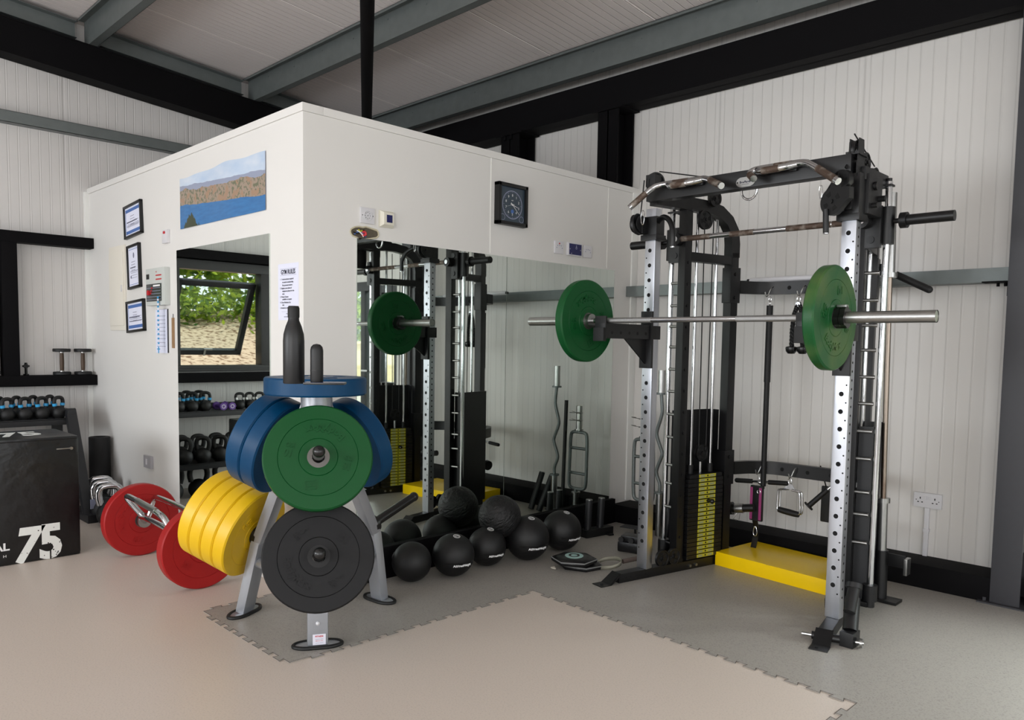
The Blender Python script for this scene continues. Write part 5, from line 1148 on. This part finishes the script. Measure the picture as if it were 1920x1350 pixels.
ball(1053, 994, .131, .1355, 2, 'black lettered slam ball at the far end of the row, by the bar holder', 1)
tt = ball(937, 968, .1335, .285, 0, 'black ball with a tread pattern resting on top of the others', 2, 40, 0)
# ---------------- soft plyo box
pbx = thing('plyo_box', 'black vinyl jump box with a large white 75 on its side', 'jump box')
g = G(); g.box(-5.81, -5.318, .88, 1.482, .0, .752, .018); o = g.out('cover', vinyl, pbx)
g = G(); g.tube([(-5.32, .9, .735), (-5.32, 1.475, .735)], .004, 8); g.tube([(-5.325, 1.478, .02), (-5.325, 1.478, .735)], .004, 8); g.out('seam', vinyl, pbx)
g = G(); g.box(-5.32, -5.312, 1.36, 1.45, .672, .678, .001); g.cyl((-5.318, 1.44, .675), (-5.305, 1.44, .675), .009, n=10); g.out('zip', steel, pbx)
FX = lambda y, z: M(((0, 0, 1, -5.3178), (1, 0, 0, y), (0, 1, 0, z), (0, 0, 0, 1)))
text('7', .285, white, pbx, FX(1.180, .096), bold=.011, sx=.88, shear=.2); text('5', .285, white, pbx, FX(1.318, .100), bold=.011, sx=.92)
g = G(); r = random.Random(9)
for k in range(16):
    y = r.uniform(1.12, 1.38); z = r.uniform(.02, .20); g.cyl((-5.3171, y, z), (-5.3165, y, z), r.uniform(.002, .005), n=7)
for zz in (.15, .20): g.box(-5.3171, -5.3168, 1.310, 1.318, zz-.16, zz-.10)
g.out('print_wear', vinyl, pbx)
text('AL', .062, purewhite, pbx, FX(1.060, .112), bold=.002, sx=1.1); text('H', .022, purewhite, pbx, FX(1.075, .058), sx=1.2)
TT = M(((0, 1, 0, -5.60), (-1, 0, 0, 1.20), (0, 0, 1, .7522), (0, 0, 0, 1)))
text('75', .30, white, pbx, M(((0, -1, 0, -5.57), (1, 0, 0, 1.22), (0, 0, 1, .7524), (0, 0, 0, 1))), bold=.008, sx=.8)

# ---------------- kettlebell rack on the left wall
kr = thing('kettlebell_rack', 'dark grey sloping rack of kettlebells under the window shelf', 'kettlebell rack')
for y in (1.80, .12):
    g = G(); g.box(-.5, .5, -.5, .5, -.5, .5, .06, mx=frame((-6.44, y, .405), (-.42, 0, .80)) @ M.Diagonal((.055, .07, .90, 1))); g.box(-7.02, -6.15, y-.035, y+.035, .0, .06, .006); g.box(-7.03, -6.98, y-.035, y+.035, .05, .80, .004); g.box(-7.0, -6.60, y-.03, y+.03, .76, .80, .004); g.out('end_frame', darkgrey, kr)
for (xa_, xb_, z) in ((-6.98, -6.63, .735), (-6.95, -6.42, .315)):
    g = G(); g.box(xa_, xb_, .15, 1.79, z-.006, z, .001); g.box(xb_-.006, xb_, .15, 1.79, z-.045, z+.004, .001); g.box(xa_, xa_+.006, .15, 1.79, z-.006, z+.05, .001); g.out('shelf', darkgrey, kr)
g = G(); g.box(-6.192, -6.186, 1.795, 1.835, .10, .17); g.out('label', greyink, kr)
def kb(name, label, grp, R_, band, hmat=rubber, wide=1.0):
    t = thing(name, label, 'kettlebell', group=grp); g = G()
    prof = [(0, .0), (R_*.62, .0)]+[(R_*math.cos(a), R_*.86+R_*math.sin(a)) for a in [math.radians(v) for v in range(-50, 81, 10)]]+[(0, R_*1.86)]
    g.lathe(prof, 32); g.out('bell', rubber, t)
    H = R_*1.75; w = R_*.78*wide; hh = R_*1.35; r_ = R_*.27
    g = G(); g.tube([(0, -w*.80, H-.012), (0, -w, H+hh*.35), (0, -w*.92, H+hh*.82), (0, -w*.45, H+hh), (0, w*.45, H+hh), (0, w*.92, H+hh*.82), (0, w, H+hh*.35), (0, w*.80, H-.012)], r_, 14, smooth=1); g.out('handle', hmat, t)
    if band:
        for s_ in (-1, 1): g = G(); g.cyl((0, s_*w*.86, H+.006), (0, s_*w*.93, H+.026), r_*1.18, n=16); g.out('band', band, t)
    return t
def kbs(proto, lst, z, lab):
    for i, (x, y, rot) in enumerate(lst):
        o = proto if i == 0 else dup(proto); place(o, M.Translation((x, y, z+.0003)) @ M.Rotation(math.radians(rot), 4, 'Z'), lab[i] if isinstance(lab, list) else lab+', '+['nearest the partition', 'second from the partition', 'third from the partition', 'fourth from the partition', 'fifth from the partition', 'sixth from the partition'][i])
P1 = kb('kettlebell', '', 'blue banded kettlebells on the top shelf', .052, kbblue)
kbs(P1, [(-6.70, y, 30) for y in (1.735, 1.622, 1.51, 1.395, 1.28)], .735, 'blue banded kettlebell, top shelf front row')
P2 = kb('kettlebell', '', 'blue banded kettlebells on the top shelf', .052, kbblue)
kbs(P2, [(-6.86, y, 40) for y in (1.715, 1.60, 1.49, 1.375, 1.265)], .735, 'blue banded kettlebell, top shelf back row')
P3 = kb('kettlebell', '', 'steel necked kettlebells on the top shelf', .046, steel)
kbs(P3, [(-6.70, y, 10) for y in (.965, .87, .775, .68, .585, .49)], .735, 'small steel necked kettlebell on the top shelf')
P4 = kb('kettlebell', '', 'larger kettlebells on the lower shelf', .068, None)
kbs(P4, [(-6.50, y, 38) for y in (1.70, 1.545, 1.39, 1.24, 1.09, .94)], .315, 'large black kettlebell, lower shelf front row')
P5 = kb('kettlebell', '', 'larger kettlebells on the lower shelf', .066, None)
kbs(P5, [(-6.72, y, 5) for y in (1.64, 1.49, 1.34, 1.18, 1.03, .88)], .315, 'large black kettlebell, lower shelf back row')
P6 = kb('kettlebell', '', 'heaviest kettlebells on the floor under the rack', .085, None, wide=1.1)
kbs(P6, [(-6.62, y, 12) for y in (1.60, 1.38, 1.16)], .0, 'big black kettlebell on the floor under the rack')
P7 = kb('competition_kettlebell', '', 'chrome handled kettlebells on the floor', .092, None, chrome, 1.05)
kbs(P7, [(-6.40, 1.93, -14), (-6.21, 1.90, -14), (-6.03, 1.88, -14)], .0, ['black kettlebell with a chrome handle, leftmost of three on the floor', 'black kettlebell with a chrome handle, middle of three on the floor', 'black kettlebell with a chrome handle beside the red plate'])
def dbell(label, r, L, m, hm, hexa=0, grp=None):
    t = thing('dumbbell', label, 'dumbbell', group=grp)
    for s_ in (-1, 1): g = G(); a, b = sorted((s_*L/2, s_*(L/2-r*.55))); g.lathe([(0, a), (r-.004, a), (r, a+.004), (r, b-.004), (r-.004, b), (0, b)], 8 if hexa else 36); g.out('end_weight', m, t)
    g = G(); g.lathe([(.012, -L/2+r*.5), (.0155, -L*.12), (.0155, L*.12), (.012, L/2-r*.5)], 20); g.out('handle', hm, t)
    return t
cop = mat('brown_leather_grip', (74, 58, 44), .5, .3, var=.2)
for k, px in enumerate((116.5, 156)):
    t = thing('dumbbell', ['upright round dumbbell on the window shelf, left of the pair', 'upright round dumbbell on the window shelf, nearer the partition'][k], 'dumbbell', group='upright dumbbells on the window shelf'); p = onX(px, 700, -7.0)
    for z in (0, .186):
        g = G(); g.lathe([(0, z), (.060, z), (.064, z+.004), (.064, z+.022), (.060, z+.026), (0, z+.026)], 40); g.out('end_weight', rubber, t)
    g = G(); g.lathe([(.013, .026), (.015, .05), (.0165, .106), (.015, .162), (.013, .186)], 20); g.out('handle', cop, t)
    g = G(); g.lathe([(.017, .026), (.017, .034), (.014, .036)], 18); g.lathe([(.014, .176), (.017, .178), (.017, .186)], 18); g.out('ferrule', steel, t)
    place(t, M.Translation((-7.0, p.y, 1.0565)))
for k, y in enumerate((1.14, 1.06)):
    t = dbell(['purple vinyl dumbbell on the top shelf next to the blue kettlebells', 'purple vinyl dumbbell with a pale ring on the top shelf'][k], .036, .16, purple, purple, 1, 'purple dumbbells on the top shelf'); g = G(); g.lathe([(.012, .0802), (.015, .0812), (.018, .0802)], 24); g.out('ring_mark', whiteplastic, t)
    place(t, frame((-6.72, y, .735+.0362), (1, 0, 0)))
# little cross ornament
t = thing('cross_ornament', 'small black Celtic cross ornament on the window shelf by the post', 'ornament'); p = onX(49, 700, -7.0)
g = G(); g.box(-.016, .016, -.013, .013, 0, .012, .003); g.box(-.0075, .0075, -.007, .007, .01, .10, .002); g.box(-.0075, .0075, -.027, .027, .066, .080, .002); g.lathe([(.013, -.004), (.019, -.004), (.019, .004), (.013, .004), (.013, -.004)], 24, mx=M.Translation((0, 0, .073)) @ M.Rotation(PI/2, 4, 'Y')); g.out('cross', bulb, t); place(t, M.Translation((-7.0, p.y+.0, 1.0565)) @ M.Rotation(.5, 4, 'Z'))
# foam roller
t = thing('foam_roller', 'tall black foam roller standing in the corner beside the kettlebell rack', 'foam roller')
g = G(); g.lathe([(.045, .0), (.073, .0), (.076, .004), (.076, .576), (.073, .58), (.045, .58), (.043, .57), (.043, .01), (.045, 0)], 48); g.out('foam', mat('foam_black', (20, 20, 21), .75, var=.1, bump=.2, bscale=150), t); place(t, M.Translation((-6.62, 1.995, .0005)))
WORLD, E1, E2, E3, E4, EXPO, SUN = 1.5, 150, 145, 75, 900, 0.36, 3.0

# ================================================================== OUTDOORS AND LIGHT
gnd = mat('mulch_bank', (196, 172, 148), .95, var=.3, scale=30, col2=(118, 88, 66), c2scale=16, c2lo=.5, c2hi=.62, bump=.8, bscale=30)
def bank_z(x, y):
    d = -7.35-x
    return (.5+.30*min(d, 4.2)+.06*max(0, d-4.2)+.10*math.sin(y*1.1+d)+.05*math.sin(y*3.1)) if d > 0 else .45
g = G(); nx, ny = 40, 60; vs = []; r = random.Random(5)
for i in range(nx+1):
    for j in range(ny+1):
        x = -7.3-9*i/nx; y = -16+26*j/ny; vs.append((x, y, bank_z(x, y)+r.uniform(-.02, .02)))
g._add(vs, [(i*(ny+1)+j, (i+1)*(ny+1)+j, (i+1)*(ny+1)+j+1, i*(ny+1)+j+1) for i in range(nx) for j in range(ny)])
struct(g.out('ground', gnd))
leafm = bpy.data.materials.new('leaf_green'); leafm.use_nodes = True; nt = leafm.node_tree; b = nt.nodes['Principled BSDF']
oi = node(nt, 'ShaderNodeNewGeometry'); rp = node(nt, 'ShaderNodeValToRGB'); nt.links.new(oi.outputs['Random Per Island'], rp.inputs[0])
rp.color_ramp.elements[0].color = lin((60, 104, 38)); rp.color_ramp.elements[1].color = lin((186, 208, 66)); b.inputs['Roughness'].default_value = .5; nt.links.new(rp.outputs[0], b.inputs['Base Color'])
tr = node(nt, 'ShaderNodeBsdfTranslucent'); ms = node(nt, 'ShaderNodeMixShader'); ms.inputs[0].default_value = .4; nt.links.new(rp.outputs[0], tr.inputs[0]); nt.links.new(b.outputs[0], ms.inputs[1]); nt.links.new(tr.outputs[0], ms.inputs[2]); nt.links.new(ms.outputs[0], nt.nodes['Material Output'].inputs[0])
def leaves(name, label, cen, n, size, seed):
    r = random.Random(seed); vs = []; fs = []
    for k in range(n):
        c = cen[k % len(cen)]; p = V((c[0]+r.gauss(0, c[3]), c[1]+r.gauss(0, c[4]), c[2]+r.gauss(0, c[5])))
        q = Quaternion((r.gauss(0, 1), r.gauss(0, 1), r.gauss(0, 1), r.gauss(0, 1))).normalized(); s = size*r.uniform(.6, 1.3)
        k0 = len(vs)
        for v in ((0, -1, 0), (.45, -.2, .1), (0, 1, 0), (-.45, -.2, .1)): vs.append(tuple(p+q @ (V(v)*s)))
        fs += [(k0, k0+1, k0+2), (k0, k0+2, k0+3)]
    me = bpy.data.meshes.new(name); me.from_pydata(vs, [], fs); me.materials.append(leafm); o = bpy.data.objects.new(name, me); COL.objects.link(o)
    tag(o, label, 'bush'); o['kind'] = 'stuff'; return o
cs = [(-12.3-.3*k % 1.3, -9+.8*k, 3.25+.3*math.sin(k*1.7), .5, .7, .62) for k in range(18)]
leaves('hedge_foliage', 'green and yellow foliage growing above the mulch bank outside the window', cs, 17000, .12, 3)
leaves('bush_foliage', 'bright low green shrub on the bank at the right of the window view', [(-9.9, -1.3, 1.35, .3, .17, .2), (-10.7, -1.55, 1.8, .3, .22, .35), (-11.2, -.6, 1.85, .2, .7, .14)], 3400, .06, 4)
g = G()
for k in range(5): g.tube([(-12.3+.2*k, -7+2.2*k, 1.5), (-12.2, -6.6+2.2*k, 3.0), (-11.8, -6.9+2.4*k, 4.4)], .05, 8, smooth=1)
o = g.out('tree_stems', wood); tag(o, 'thin brown stems inside the foliage outside the window', 'stems'); o['kind'] = 'stuff'
yard = mat('yard_paving', (206, 198, 186), .9, var=.08, scale=4)
g = G(); g.box(-3, 26, 5.1, 22, -.1, -.02); struct(g.out('ground', yard))
g = G(); g.box(-3, 26, 13.5, 13.8, -.02, 1.3, .02); g.box(-3, 26, 13.4, 13.9, 1.3, 1.38); tag(g.out('garden_wall', mat('cream_render', (232, 214, 176), .9, var=.06, scale=5)), 'low cream garden wall outside the glazed door', 'wall')
leaves('hedge_foliage', 'bright yellow green hedge behind the garden wall outside the door', [(-2+1.0*k, 16.2, 2.4, .5, .5, .8) for k in range(28)], 14000, .14, 8)

w = bpy.data.worlds.new('world'); SC.world = w; w.use_nodes = True; nt = w.node_tree; bg = nt.nodes['Background']
bg.inputs['Color'].default_value = (.86, .93, 1, 1); bg.inputs['Strength'].default_value = WORLD
def area(name, loc, tgt, sx_, sy_, e, col=(1, 1, 1)):
    l = bpy.data.lights.new(name, 'AREA'); l.shape = 'RECTANGLE'; l.size = sx_; l.size_y = sy_; l.energy = e; l.color = col
    o = bpy.data.objects.new(name, l); COL.objects.link(o); o.location = loc
    d = (V(tgt)-V(loc)); o.rotation_euler = d.to_track_quat('-Z', 'Y').to_euler(); return o
area('daylight_front_window', (1.1, YF+.02, 1.7), (1.1, 5, 1.5), 4.8, 2.7, E1, (1, .98, .96))
area('daylight_left_front_window', (-4.4, YF+.02, 1.75), (-4.4, 5, 1.6), 3.4, 1.6, E2, (.92, .96, 1))
area('daylight_right_window', (XR-.02, 0, 1.95), (-5, 0, 1.7), 7.0, 2.0, E3, (1, .98, .97))
area('daylight_over_yard', (1.2, 6.9, 3.5), (.2, 3.6, .1), 5.0, 1.8, E4, (.98, .98, 1))
l = bpy.data.lights.new('sun', 'SUN'); l.energy = SUN; l.angle = .02; l.color = (1, .96, .9); o = bpy.data.objects.new('sun', l); COL.objects.link(o); o.rotation_euler = V((-.15, .5, -.95)).to_track_quat('-Z', 'Y').to_euler()
SC.view_settings.view_transform = 'Standard'; SC.view_settings.look = 'None'; SC.view_settings.gamma = 1; SC.view_settings.use_curve_mapping = False
SC.view_settings.exposure = EXPO
SC.cycles.max_bounces = 8; SC.cycles.glossy_bounces = 6; SC.cycles.sample_clamp_indirect = 6
